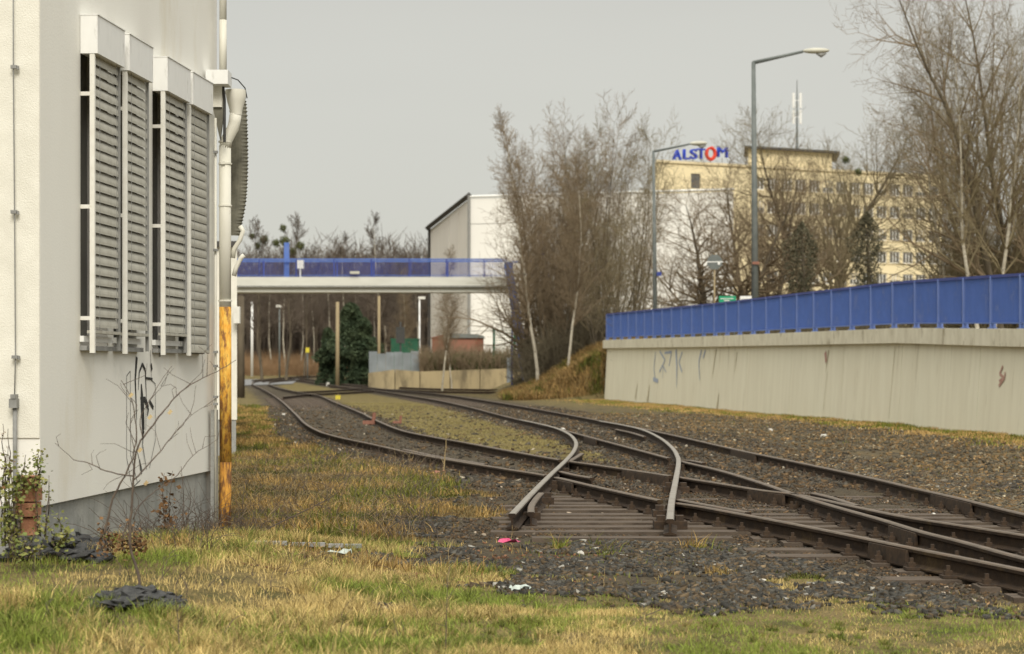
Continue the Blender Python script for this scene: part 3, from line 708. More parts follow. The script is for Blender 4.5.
# railing
rl = thing('blue_railing', 'long solid looking blue steel railing on top of the cream retaining wall', 'railing', (10.85, 55.5, 2.7))
ns = int((STOT-.3)/2.0)
for i in range(ns+1):
    s = .15+2.0*i; p, c, r, a = wallat(s, .02)
    mb = MB()
    def lf(x, y, z, p=p, a=a): return (p.x+x*math.cos(a)-y*math.sin(a), p.y+x*math.sin(a)+y*math.cos(a), z)
    mb.box(-.03, .03, -.06, .085, c+.01, r-.02, fr=lf); mb.box(-.09, .09, -.09, .09, c-.0+.001, c+.025, fr=lf); ch(mb, rl, 'post', 'blue_post')
    if i < ns:
        p2, c2, r2, a2 = wallat(s+2.0, .02); mb = MB()
        for k in range(1, 19):
            t = k/19; q = p.lerp(p2, t); cc = c+(c2-c)*t; rr = r+(r2-r)*t; a_ = math.atan2((p2-p).y, (p2-p).x)
            def lf2(x, y, z, q=q, a=a_): return (q.x+x*math.cos(a)-y*math.sin(a), q.y+x*math.sin(a)+y*math.cos(a), z)
            mb.box(-.009, .009, -.028, .028, cc+.16, rr-.06, fr=lf2)
        ch(mb, rl, 'bar_panel', 'blue')['kind'] = 'stuff'
        for zo, h, nm, mt in ((lambda c_, r_: c_+.12, .04, 'bottom_rail', 'blue'), (lambda c_, r_: r_-.06, .07, 'handrail', 'blue_dark')):
            mb = MB(); a_ = math.atan2((p2-p).y, (p2-p).x); nx, ny = -math.sin(a_)*.04, math.cos(a_)*.04
            g = .034 if nm == 'bottom_rail' else .002
            pa = p.lerp(p2, g/2); pb = p.lerp(p2, 1-g/2); za = zo(c, r); zb_ = zo(c2, r2)
            mb.hexa([(pa.x-nx,pa.y-ny,za),(pb.x-nx,pb.y-ny,zb_),(pb.x+nx,pb.y+ny,zb_),(pa.x+nx,pa.y+ny,za),(pa.x-nx,pa.y-ny,za+h),(pb.x-nx,pb.y-ny,zb_+h),(pb.x+nx,pb.y+ny,zb_+h),(pa.x+nx,pa.y+ny,za+h)])
            ch(mb, rl, nm, mt)

# ================================================================= LAMPS AND SIGNS
def lamp(label, x, ytop, Y, armx, army, headx, r):
    base = at(x, 370, Y); z0 = gz(base.x, Y)
    o = thing('street_lamp', label, 'street lamp', (base.x, Y, z0), group='tall grey street lamps above the ramp')
    t = at(x-2, ytop, Y); a = at(armx, army, Y)
    mb = MB(); mb.tube([(base.x, Y, z0), (t.x, Y, t.z)], [r*1.15, r*.62], 10); ch(mb, o, 'pole', 'lamp_pole', smooth=True)
    mb = MB(); mb.tube([(t.x-.02, Y, t.z-.03), (a.x, Y, a.z)], [r*.6, r*.42], 8); ch(mb, o, 'arm', 'lamp_pole', smooth=True)
    h = at(headx, army-.5, Y); mb = MB(); n = 9; pts = []; rad = []
    for i in range(n+1):
        u = i/n; pts.append(a.lerp(h, u)+Vector((0,0,.02))); rad.append(.04+.07*math.sin(math.pi*min(1, u*1.0))**.6*(1 if u < .97 else .3))
    mb.tube(pts, rad, 10); mb.v = [(x_, Y+(y_-Y)*1.5, z_) for x_, y_, z_ in mb.v]; ch(mb, o, 'lamp_head', 'lamp_head', smooth=True)
    mb = MB(); q = a.lerp(h, .68); mb.tube([(q.x-.16, Y, q.z-.07), (q.x+.02, Y, q.z-.15), (q.x+.2, Y, q.z-.07)], [.05,.10,.04], 8); ch(mb, o, 'lens', 'grey_metal', smooth=True)
    return o
l1 = lamp('taller looking nearer lamp post standing left of the yellow office block', 755.5, 62, 76, 803, 51.5, 829, .125)
l2 = lamp('smaller farther lamp post just left of the rooftop lettering', 655.5, 151, 96, 690, 144, 707, .10)
mb = MB(); p = at(657, 274, 95.8); mb.box(p.x-.02, p.x+.2, 95.6, 95.85, p.z-.1, p.z+.1); ch(mb, l2, 'control_box', 'blue_dark')
mb = MB(); p = at(755.5, 263, 75.85); mb.box(p.x-.12, p.x+.14, 75.8, 75.87, p.z-.05, p.z+.05); ch(mb, l1, 'sticker_band', 'orange_paint')
Yb = 84
p = at(714.5, 262, Yb); o = thing('traffic_sign', 'dark round backed sign on a thin pole between the two lamp posts', 'road sign', (p.x, Yb, gz(p.x, Yb)))
mb = MB(); mb.tube([(p.x, Yb, gz(p.x, Yb)-.2), (p.x, Yb, p.z+.35)], .035, 8); ch(mb, o, 'pole', 'wood_pole', smooth=True)
mb = MB(); n = 8; c = [(p.x+.34*math.cos(math.pi/8+k*math.pi/4), p.z+.33*math.sin(math.pi/8+k*math.pi/4)) for k in range(8)]
mb.v = [(a, Yb-.07, b) for a, b in c]+[(a, Yb-.045, b) for a, b in c]; mb.f = [tuple(range(8)), tuple(range(15, 7, -1))]+[(k, k+8, (k+1)%8+8, (k+1)%8) for k in range(8)]; mb.m = [0]*10
ch(mb, o, 'sign_plate', 'lamp_pole')
mb = MB(); mb.box(p.x-.36, p.x+.36, Yb-.09, Yb-.072, p.z-.02, p.z+.02); mb.box(p.x+.13, p.x+.22, Yb-.095, Yb-.075, p.z-.12, p.z-.02); ch(mb, o, 'clamp_bar', 'box')
for lab, x0, x1, y0, m_ in (('small green direction sign peeking over the blue railing', 719, 736, 296, 'green_sign'), ('small pale blue direction sign peeking over the blue railing', 740, 753, 296, 'box')):
    a = at(x0, y0, 80); b = at(x1, y0+9, 80); o = thing('direction_sign', lab, 'road sign', ((a.x+b.x)/2, 80, gz((a.x+b.x)/2, 80)))
    mb = MB(); mb.box(a.x, b.x, 80, 80.04, b.z, a.z); ch(mb, o, 'sign_plate', m_)
    mb = MB(); mb.box(a.x+.05, b.x-.1, 79.985, 79.998, a.z-.12, a.z-.09); mb.box(a.x+.2, b.x-.25, 79.985, 79.998, a.z-.2, a.z-.16); ch(mb, o, 'sign_marking', 'win_frame')
    for q in (a.x+.06, b.x-.06): mb = MB(); mb.tube([(q, 80.07, gz(q, 80)-.1), (q, 80.07, a.z)], .025, 6); ch(mb, o, 'leg', 'lamp_pole')

# ================================================================= FOOTBRIDGE
YB = 128
fb = thing('footbridge', 'white girder footbridge with blue railing crossing over the tracks', 'footbridge', (-10, YB, zt(YB)))
xl, xr = -46, at(507, 0, YB).x
zb0, zb1, zb2 = at(0,292,YB).z, at(0,285.5,YB).z, at(0,277,YB).z
mb = MB(); mb.box(xl, xr+.9, YB+.25, YB+2.2, zb0, zb1-.003); ch(mb, fb, 'lower_girder', 'bridge')
mb = MB(); mb.box(xl, xr, YB, YB+2.5, zb1, zb2); ch(mb, fb, 'deck', 'bridge')
mb = MB(); mb.box(xl, xr, YB-.02, YB+.10, zb1-.10, zb1-.003); ch(mb, fb, 'drip_edge', 'concrete')
zr = at(0, 258.5, YB).z
for Yr in (YB+.08, YB+2.42):
    mb = MB(); mb.box(xl, xr, Yr-.035, Yr+.035, zr-.09, zr); ch(mb, fb, 'handrail', 'blue')
    mb = MB(); mb.box(xl, xr, Yr-.02, Yr+.02, zb2+.08, zb2+.12); ch(mb, fb, 'bottom_rail', 'blue')
    mb = MB(); x = xl
    while x < xr: mb.box(x-.012, x+.012, Yr-.012, Yr+.012, zb2+.12, zr-.09); x += .13
    ch(mb, fb, 'bars', 'blue_dark')['kind'] = 'stuff'
    x = xl+1
    while x < xr:
        mb = MB(); mb.box(x-.035, x+.035, Yr-.05, Yr+.05, zb2+.002, zr-.02); ch(mb, fb, 'post', 'blue_dark'); x += 2.4
def bar(mb, p, q, r_=.1): mb.tube([p, q], r_, 4)
for (xa, ya), (xb, yb), dY in (((508,262),(523,348),0), ((507.5,262),(521,348),2.4)):
    p = at(xa, ya, YB); q = at(xb, yb, YB); d = (q-p); q = p+d*((p.z-gz(q.x, YB+dY))/-d.z)
    mb = MB(); mb.tube([(p.x, YB+dY, p.z), (q.x, YB+dY, q.z)], .24, 4); ch(mb, fb, 'leg', 'blue')
p = at(282, 240, YB); mb = MB(); mb.box(p.x-.16, p.x+.16, YB+2.55, YB+2.85, zb0+.3, p.z); ch(mb, fb, 'tall_post', 'blue')
p = at(298.5, 263, YB); mb = MB(); mb.box(p.x-.22, p.x+.22, YB+1, YB+1.3, p.z-.3, p.z+.25); mb.box(p.x-.05, p.x+.05, YB+1.1, YB+1.2, zb2+.001, p.z-.301); ch(mb, fb, 'lamp', 'white_metal')
for (xs_, ys_) in ((355, 273),):
    p = at(xs_, ys_, YB); mb = MB(); mb.box(p.x-.3, p.x+.3, YB-.25, YB-.03, p.z-.06, p.z+.10); ch(mb, fb, 'deck_light', 'lamp_head')
# stairs at right end
st = thing('bridge_stairs', 'pale stair tower at the right end of the footbridge behind bare trees', 'stairs', (1.8, YB+2, gz(1.8, YB+2)))
for k in range(16):
    z = zb2-.42*k-.05; x = at(513, 0, YB).x+.02*k
    mb = MB(); mb.box(x, x+2.3, YB+3.0, YB+4.6, z-.09, z); ch(mb, st, 'step', 'bridge')
for x in (at(512,0,YB).x, at(548,0,YB).x):
    for yy in (YB+2.9, YB+4.7):
        mb = MB(); mb.box(x-.06, x+.06, yy-.06, yy+.06, 0, zb2+1.1); ch(mb, st, 'post', 'blue_dark')
mb = MB(); mb.tube([at(540,232,YB+2), at(551,305,YB+2)], .17, 4); mb.tube([at(512,262,YB+2), at(540,262,YB+2)], .06, 4); ch(mb, st, 'brace', 'blue')

# ================================================================= BIG BUILDINGS
def facade(mb, A, B, z0, z1, holes, depth=.35, m=0):
    """vertical wall from A to B (plan) with rectangular openings (s0,s1,za,zb)"""
    A = Vector((*A, 0)); B = Vector((*B, 0)); L = (B-A).length; d = (B-A)/L; n = Vector((d.y, -d.x, 0))
    def p(s, z, w_=0): q = A+d*s+n*w_; return (q.x, q.y, z)
    ss = sorted({0, L, *[h[0] for h in holes], *[h[1] for h in holes]}); zs = sorted({z0, z1, *[h[2] for h in holes], *[h[3] for h in holes]})
    hs = {(round(h[0],4), round(h[2],4)) for h in holes}
    for i in range(len(ss)-1):
        for j in range(len(zs)-1):
            a, b, c, e = ss[i], ss[i+1], zs[j], zs[j+1]; inside = any(h[0]-1e-6 <= a and b <= h[1]+1e-6 and h[2]-1e-6 <= c and e <= h[3]+1e-6 for h in holes)
            if not inside: mb.quad(p(a,c), p(b,c), p(b,e), p(a,e), m)
    for a, b, c, e in holes:
        mb.quad(p(a,c), p(a,e), p(a,e,-depth), p(a,c,-depth), m); mb.quad(p(b,e), p(b,c), p(b,c,-depth), p(b,e,-depth), m)
        mb.quad(p(b,c), p(a,c), p(a,c,-depth), p(b,c,-depth), m); mb.quad(p(a,e), p(b,e), p(b,e,-depth), p(a,e,-depth), m)
    return p, L, d, n
OL = (19.9, 278.); OR = (64.5, 300.)
of = thing('office_block', 'yellow multi storey office block with rows of white framed windows', 'office building', (OL[0], OL[1], 0))
def ocol(x):      # distance along the facade at picture column x
    k = (x-512)/F; ax, ay = OL; dx, dy = OR[0]-ax, OR[1]-ay; t = (ax-k*ay)/(k*dy-dx); return t*math.hypot(dx, dy)
sA, sB = ocol(752), ocol(940.5); pitch = (sB-sA)/14
ZT = at(942, 177.5, 300).z
holes = []; z = at(940, 186, 299).z
for r_ in range(6):
    for c_ in range(14):
        s = sA+c_*pitch+.22; holes.append((s, s+pitch-.5, z-1.75, z))
    z -= 3.32
small = (ocol(691), ocol(700.5), at(690,188,280).z, at(690,173,280).z)
mb = MB(); pf, LF, dF, nF = facade(mb, OL, OR, 0, ZT, holes+[small], .3)
ch(mb, of, 'front_wall', 'office')
back = Vector((.12, 1, 0)).normalized()*13
mb = MB(); A3 = Vector((*OL, 0)); B3 = Vector((*OR, 0))
for a, b in ((A3+back, A3), (B3, B3+back), (B3+back, A3+back)): mb.quad((a.x,a.y,0), (b.x,b.y,0), (b.x,b.y,ZT), (a.x,a.y,ZT))
ch(mb, of, 'side_wall', 'office')
mb = MB(); q = [A3+nF*.25, B3+nF*.25+dF*.2, B3+back+dF*.2, A3+back]
mb.hexa([(v.x,v.y,ZT+.003) for v in q]+[(v.x,v.y,ZT+.35) for v in q]); ch(mb, of, 'roof', 'office_band')
ang = math.atan2(dF.y, dF.x)
# window built once: frame with mullions, and a pane
w0 = pitch-.5; mb = MB(); t = .13
for a, b, c, e in ((0, w0, 0, t), (0, w0, 1.75-t, 1.75), (0, t, t, 1.75-t), (w0-t, w0, t, 1.75-t), (w0*.36-.08, w0*.36+.08, t, 1.75-t), (w0*.64-.08, w0*.64+.08, t, 1.75-t)):
    mb.box(a, b, .14, .24, c, e)
wm = mb.mesh('window', 'win_frame'); mb = MB(); mb.box(t, w0-t, .18, .19, t, 1.75-t); pm = mb.mesh('pane', 'glass')
mb = MB(); mb.box(t, w0-t, .155, .165, .8, 1.75-t); bm_ = mb.mesh('blind', 'office_band')
for h in holes:
    q = pf(h[0], h[2]); o = link('window', wm, of, (q[0]-OL[0], q[1]-OL[1], q[2]), ang)
    link('pane', pm, o)
    if rnd.random() < .18: link('blind', bm_, o)
mb = MB(); a, b, c, e = small
q0, q1 = pf(a, c, -.15), pf(b, e, -.15); mb.quad((q0[0],q0[1],c), (q1[0],q1[1],c), (q1[0],q1[1],e), (q0[0],q0[1],e)); ch(mb, of, 'louvre_window', 'glass')
# sill bands between storeys
z = at(940, 186, 299).z-1.75
for r_ in range(6):
    a, b = pf(sA, z-.02), pf(sB, z-.02); n_ = nF*.08
    mb = MB(); mb.hexa([(a[0]+n_.x, a[1]+n_.y, z-.2), (b[0]+n_.x, b[1]+n_.y, z-.2), (b[0], b[1], z-.2), (a[0], a[1], z-.2), (a[0]+n_.x, a[1]+n_.y, z-.05), (b[0]+n_.x, b[1]+n_.y, z-.05), (b[0], b[1], z-.05), (a[0], a[1], z-.05)])
    ch(mb, of, 'sill_band', 'office_band'); z -= 3.32
# penthouse
sa, sb = ocol(748), ocol(832)
def slabb(sa, sb, w0_, w1_, z0, z1, name, m_):
    mb = MB(); bk = back/13; v = [A3+dF*sa-bk*w1_, A3+dF*sb-bk*w1_, A3+dF*sb-bk*w0_, A3+dF*sa-bk*w0_]
    mb.hexa([(p.x,p.y,z0) for p in v]+[(p.x,p.y,z1) for p in v]); return ch(mb, of, name, m_)
ZP = at(790, 150, 287).z
slabb(sa, sb, -11, -.6, ZT+.353, ZP, 'penthouse', 'office')
slabb(ocol(744), ocol(840), -12, .4, ZP+.003, ZP+.33, 'penthouse_roof', 'roof_dark')
# antenna
p = at(797, 147, 289); o = thing('roof_antenna', 'tall mast with pale cylindrical aerials on the office penthouse roof', 'antenna', (p.x, 289, ZP+.45))
mb = MB(); mb.tube([(p.x, 289, ZP+.45), (p.x, 289, at(0,80,289).z)], [.18,.05], 6); ch(mb, o, 'mast', 'lamp_pole')
for dx in (-.5, .5):
    for y0, y1 in ((93,108),(110,124)):
        mb = MB(); mb.tube([(p.x+dx, 289, at(0,y1,289).z), (p.x+dx, 289, at(0,y0,289).z)], .2, 8); mb.box(p.x+min(dx,0), p.x+max(dx,0), 288.95, 289.05, at(0,(y0+y1)/2,289).z-.06, at(0,(y0+y1)/2,289).z+.06); ch(mb, o, 'aerial', 'box')
# lettering on the roof
sg = thing('rooftop_sign', 'large blue capitals with a red ring letter standing on the office roof', 'sign', tuple(at(700, 160, 279)))
def letter(chs, x0, x1, y0, y1, m_, par):
    fc = bpy.data.curves.new('letter', 'FONT'); fc.body = chs; fc.extrude = .12; fc.offset = 0 if chs == 'M' else .008; fc.size = 1
    tmp = bpy.data.objects.new('tmp', fc); COL.objects.link(tmp); bpy.context.view_layer.update()
    me = bpy.data.meshes.new_from_object(tmp.evaluated_get(bpy.context.evaluated_depsgraph_get())); bpy.data.objects.remove(tmp)
    co = np.array([v.co[:] for v in me.vertices]); mn, mx_ = co.min(0), co.max(0)
    s0, s1 = ocol(x0), ocol(x1); c0 = Vector(pf(s0, 0, -.2)); Yc = c0.y
    z0, z1 = at(0, y1, Yc).z, at(0, y0, Yc).z
    for v in me.vertices:
        u = (v.co.x-mn[0])/(mx_[0]-mn[0]); w_ = (v.co.y-mn[1])/(mx_[1]-mn[1]); q = Vector(pf(s0+(s1-s0)*u, 0, -.2+v.co.z*2)); v.co = (q.x-par.location.x, q.y-par.location.y, z0+(z1-z0)*w_-par.location.z)
    me.materials.clear(); me.materials.append(M[m_]); return link('letter', me, par)
for c_, a, b, y0, y1 in (('A',673.5,682,149.6,159.6), ('L',684,690.2,149.2,159.2), ('S',691,697.6,148.8,158.9), ('T',698,705.5,148.4,158.6), ('M',718.3,728,146.8,157)):
    letter(c_, a, b, y0, y1, 'sign_blue', sg)
mb = MB(); n = 28; zc = None   # ring, open swirl
for i in range(n+1):
    t = math.pi/2+2*math.pi*i/n*.985; u = ocol(711.5+4.3*math.cos(t)); base_ = Vector(pf(u, 0, -.2)); z = at(0, 153.6-5.6*math.sin(t), base_.y).z
    if i: bar_ = MB.tube(mb, [prev, (base_.x, base_.y, z)], .27 if i > 4 else .18, 6)
    prev = (base_.x, base_.y, z)
ch(mb, sg, 'ring_letter', 'sign_red')
for x in (677, 687, 694, 702, 711, 723):
    q = Vector(pf(ocol(x), 0, -.2)); mb = MB(); mb.box(q.x-.06, q.x+.06, q.y+.2, q.y+.3, ZT+.36, at(0,158,q.y).z); ch(mb, sg, 'support', 'grey_metal')

# white hall
HK, HL, HR = Vector((-4.2,200,0)), Vector((-9.2,225,0)), Vector((21.3,192,0))
hl = thing('white_hall', 'big white windowless hall with slanted roof edge behind the footbridge', 'hall', (HK.x, HK.y, 0))
zk = at(470,195.5,200).z; zl = at(430,227,225).z
BK = Vector((20, 60, 0))
mb = MB(); L = (HR-HK).length; d = (HR-HK)/L; n_ = Vector((d.y, -d.x, 0)); k = 0; s = 0
for k in range(5):
    a, b = HK+d*(L*k/5+.05), HK+d*(L*(k+1)/5-.05)
    for (z0, z1) in ((-.5, 5.4), (5.46, 10.9), (10.96, 16.1), (16.16, zk-.3)):
        mb = MB(); mb.hexa([(a.x,a.y,z0),(b.x,b.y,z0),(b.x,b.y+.3,z0),(a.x,a.y+.3,z0),(a.x,a.y,z1),(b.x,b.y,z1),(b.x,b.y+.3,z1),(a.x,a.y+.3,z1)]); ch(mb, hl, 'cladding_panel', 'hall_white')
mb = MB(); b_ = Vector((0,.2,0)); 
mb.hexa([(HK.x+.1,HK.y+.2,-.5),(HR.x-.1,HR.y+.2,-.5),(HR.x+3,HR.y+50,-.5),(HL.x+10,HL.y+25,-.5),(HK.x+.1,HK.y+.2,zk-.32),(HR.x-.1,HR.y+.2,zk-.32),(HR.x+3,HR.y+50,zk-.32),(HL.x+10,HL.y+25,zk-.32)]); ch(mb, hl, 'core', 'hall_white')
nn = 4
for k in range(nn):
    a, b = HK.lerp(HL, (k+.02)/nn), HK.lerp(HL, (k+.98)/nn); za = zk+(zl-zk)*(k/nn); zb = zk+(zl-zk)*((k+1)/nn)
    mb = MB(); mb.hexa([(b.x,b.y,-.5),(a.x,a.y,-.5),(a.x+.3,a.y+.1,-.5),(b.x+.3,b.y+.1,-.5),(b.x,b.y,zb-.3),(a.x,a.y,za-.3),(a.x+.3,a.y+.1,za-.3),(b.x+.3,b.y+.1,zb-.3)]); ch(mb, hl, 'end_panel', 'hall_side')
mb = MB(); mb.hexa([(HL.x+.05,HL.y-.3,-.5),(HK.x+.05,HK.y+.25,-.5),(HK.x+12,HK.y+20,-.5),(HL.x+20,HL.y,-.5),(HL.x+.05,HL.y-.3,zl-.35),(HK.x+.05,HK.y+.25,zk-.35),(HK.x+12,HK.y+20,zk-.35),(HL.x+20,HL.y,zl-.35)]); ch(mb, hl, 'end_core', 'hall_side')
def beam(mb, a, b, r_): mb.tube([a, b], r_, 4)
mb = MB(); mb.tube([(HL.x-.3,HL.y,zl-.1),(HK.x-.1,HK.y-.2,zk)], .32, 4); ch(mb, hl, 'roof_verge', 'roof_dark')
mb = MB(); mb.tube([(HK.x-.1,HK.y-.15,-.5),(HK.x-.1,HK.y-.15,zk)], .16, 4); ch(mb, hl, 'corner_trim', 'grey_metal')
mb = MB(); mb.tube([(HL.x-.1,HL.y-.15,-.5),(HL.x-.1,HL.y-.15,zl)], .16, 4); ch(mb, hl, 'corner_trim', 'roof_dark')
mb = MB(); mb.tube([(HK.x,HK.y-.1,zk-.12),(HR.x,HR.y-.1,zk-.12)], .12, 4); ch(mb, hl, 'eaves_trim', 'box')

# ================================================================= FAR YARD: tan wall, fence, hut, shed
YW = 150
tw = thing('tan_wall', 'low stained tan concrete wall behind the far tracks', 'wall', (at(440,0,YW).x, YW, zt(YW)))
xs = [368, 395, 420, 450, 480, 507]; ys = [373, 369.5, 371.5, 370.5, 369.5, 368.5]
for i in range(5):
    a, b = at(xs[i], ys[i], YW), at(xs[i+1], ys[i+1], YW)
    mb = MB(); mb.hexa([(a.x+.03,YW,-.3),(b.x-.03,YW,-.3),(b.x-.03,YW+.5,-.3),(a.x+.03,YW+.5,-.3),(a.x+.03,YW,a.z),(b.x-.03,YW,b.z),(b.x-.03,YW+.5,b.z),(a.x+.03,YW+.5,a.z)]); ch(mb, tw, 'wall_panel', 'tan_wall')
a = at(507, 364, YW); mb = MB(); mb.box(a.x, a.x+.35, YW-.1, YW+.5, -.3, a.z+.5); ch(mb, tw, 'end_post', 'fence_grey')
a = at(509.5, 370, YW); b = at(524, 380, YW); mb = MB(); mb.hexa([(a.x+.25,YW,-.3),(b.x,YW,-.3),(b.x,YW+.4,-.3),(a.x+.25,YW+.4,-.3),(a.x+.25,YW,a.z),(b.x,YW,b.z),(b.x,YW+.4,b.z),(a.x+.25,YW+.4,a.z)]); ch(mb, tw, 'end_panel', 'tan_wall')
# earth terrace behind it
mb = MB(); a = at(372,371,YW+.6); b = at(507,370,YW+.6); mb.box(a.x, b.x+6, YW+.55, 205, -.5, a.z-.1); mb.build('terrace', 'tan_wall', kind='structure', label='raised earth yard behind the tan wall')
ft = a.z-.1
pf_ = thing('panel_fence', 'blue grey sheet fence on the left end of the tan wall', 'fence', (at(395,0,YW+2).x, YW+2, ft))
for i in range(6):
    a = at(369+i*8.4, 352, YW+2); b = at(369+i*8.4+8.1, 371, YW+2); mb = MB(); z1 = a.z+rnd.uniform(-.15,.1); mb.box(a.x, b.x, YW+2, YW+2.05, ft-.2, z1)
    for k in range(1, 5): x_ = a.x+(b.x-a.x)*k/5; mb.box(x_-.02, x_+.02, YW+1.97, YW+1.999, ft-.2, z1)
    ch(mb, pf_, 'fence_panel', 'fence_grey')
Yh = 165
a = at(391, 352, Yh); b = at(418, 340, Yh); o = thing('green_container', 'dark green container behind the sheet fence', 'container', ((a.x+b.x)/2, Yh, ft))
mb = MB(); mb.box(a.x, b.x, Yh, Yh+2.4, ft-.1, b.z)
x_ = a.x+.1
while x_ < b.x-.1: mb.box(x_, x_+.1, Yh-.03, Yh-.001, ft, b.z-.1); x_ += .25
ch(mb, o, 'body', 'green_paint'); mb = MB(); mb.box(a.x-.05, b.x+.05, Yh-.05, Yh+2.5, b.z+.003, b.z+.12); ch(mb, o, 'lid', 'green_paint')
Yh = 168
a = at(432, 352, Yh); b = at(483, 338, Yh); o = thing('brick_shed', 'small red brown shed with grey rounded roof in the far yard', 'shed', ((a.x+b.x)/2, Yh, ft))
mb = MB(); mb.box(a.x, b.x, Yh, Yh+4, ft-.1, b.z); ch(mb, o, 'wall', 'shed_red')
mb = MB(); c = at(450,0,Yh).x; mb.box(c, c+2.1, Yh-.05, Yh-.002, ft, b.z-.15); ch(mb, o, 'door', 'orange_paint')
c2 = at(444,333.5,Yh); mb = MB(); v = [(c2.x,b.z+.003),(b.x+.15,b.z+.003),(b.x+.05,c2.z-.2),(b.x-.5,c2.z-.05),(c2.x,c2.z)]
mb.v = [(x_,Yh-.2,z_) for x_,z_ in v]+[(x_,Yh+4.2,z_) for x_,z_ in v]; nv = 5; mb.f = [tuple(range(5)), tuple(range(9,4,-1))]+[(k,k+5,(k+1)%5+5,(k+1)%5) for k in range(5)]; mb.m = [0]*7; ch(mb, o, 'roof', 'lamp_pole')
mb = MB(); v = [(a.x-.2,b.z+.004),(c2.x-.003,b.z+.004),(c2.x-.003,c2.z-.05)]; mb.v = [(x_,Yh-.1,z_) for x_,z_ in v]+[(x_,Yh+4.1,z_) for x_,z_ in v]; mb.f = [(0,1,2),(5,4,3),(0,3,4,1),(1,4,5,2),(2,5,3,0)]; mb.m = [0]*5; ch(mb, o, 'gable', 'shed_red')
# poles
def pole(label, x, ytop, Y, r0, m_='wood_pole', name='utility_pole', cat='pole', extra=None, group=None):
    p = at(x, ytop, Y); z0 = gz(p.x, Y); o = thing(name, label, cat, (p.x, Y, z0), group=group)
    mb = MB(); mb.tube([(p.x, Y, z0-.2), (p.x, Y, p.z)], [r0, r0*.8], 8); ch(mb, o, 'shaft', m_, smooth=True)
    if extra: extra(o, p)
    return o
pole('thick pale wooden pole standing left of the dark spruce under the bridge', 337.5, 302, 158, .165, extra=lambda o, p: None)
pole('pale wooden pole behind the sheet fence, right of the spruce', 379, 296, 158, .13)
pole('brown pole beside the downpipe under the left end of the bridge', 241, 296, 112, .22, 'bark')
def lampx(o, p):
    mb = MB(); mb.box(p.x-.35, p.x+.3, p.y-.2, p.y+.2, p.z-.05, p.z+.22); ch(mb, o, 'lamp_head', 'white_metal')
pole('thin dark far lamp post with white head below the bridge deck', 279.5, 307, 215, .1, 'lamp_pole', 'yard_lamp', 'lamp', lampx)
pole('pale thin post near the left end of the far track', 252, 302, 225, .16, 'box', 'signal_post', 'post')
def bal(o, p):
    mb = MB(); mb.box(p.x-.18, p.x+.18, p.y-.1, p.y+.1, p.z-.05, p.z+.45); ch(mb, o, 'plate', 'yellow_paint')
pole('low post with small yellow plate at the foot of the woods', 307.5, 352, 205, .07, 'lamp_pole', 'marker_post', 'marker', bal)
def sig(o, p):
    mb = MB(); mb.box(p.x-.35, p.x+.35, p.y-.2, p.y+.1, p.z-1.7, p.z-.4); ch(mb, o, 'signal_head', 'dark_metal')
pole('dark railway signal head above the green container', 400.5, 322, 160, .08, 'dark_metal', 'railway_signal', 'signal', sig)
def lampy(o, p):
    mb = MB(); mb.box(p.x-.1, p.x+.5, p.y-.15, p.y+.15, p.z-.1, p.z+.12); ch(mb, o, 'lamp_head', 'white_metal')
pole('slim white mast right of the green container', 419.5, 298, 172, .09, 'box', 'yard_lamp', 'lamp', lampy)
# green mesh fence by the shed
gf = thing('mesh_fence', 'green post and mesh fence in front of the white hall', 'fence', (at(505,0,146).x, 146, gz(at(505,0,146).x, 146)))
mb = MB(); a = at(494, 330, 153); b = at(530, 365, 153)
for x_ in (494, 514.5, 532):
    q = at(x_, 329, 153); mb = MB(); mb.tube([(q.x,153,0),(q.x,153,q.z)], .09, 6); ch(mb, gf, 'post', 'green_paint')
mb = MB(); z = a.z
while z > b.z-1: mb.box(a.x, b.x, 152.99, 153.01, z-.012, z+.012); z -= .2
x_ = a.x
while x_ < b.x: mb.box(x_-.008, x_+.008, 152.97, 152.985, b.z-1, a.z); x_ += .2
ch(mb, gf, 'mesh', 'green_paint')['kind'] = 'stuff'
# grey road patch at far left
mb = MB(); q = [P(243, 385.5), P(292, 384), P(300, 379), P(243, 379.5)]
mb.quad(*[(v.x, v.y, gz(v.x, v.y)+.05) for v in q]); mb.build('road', 'road', kind='structure', label='grey tarmac crossing at the far left end of the tracks')

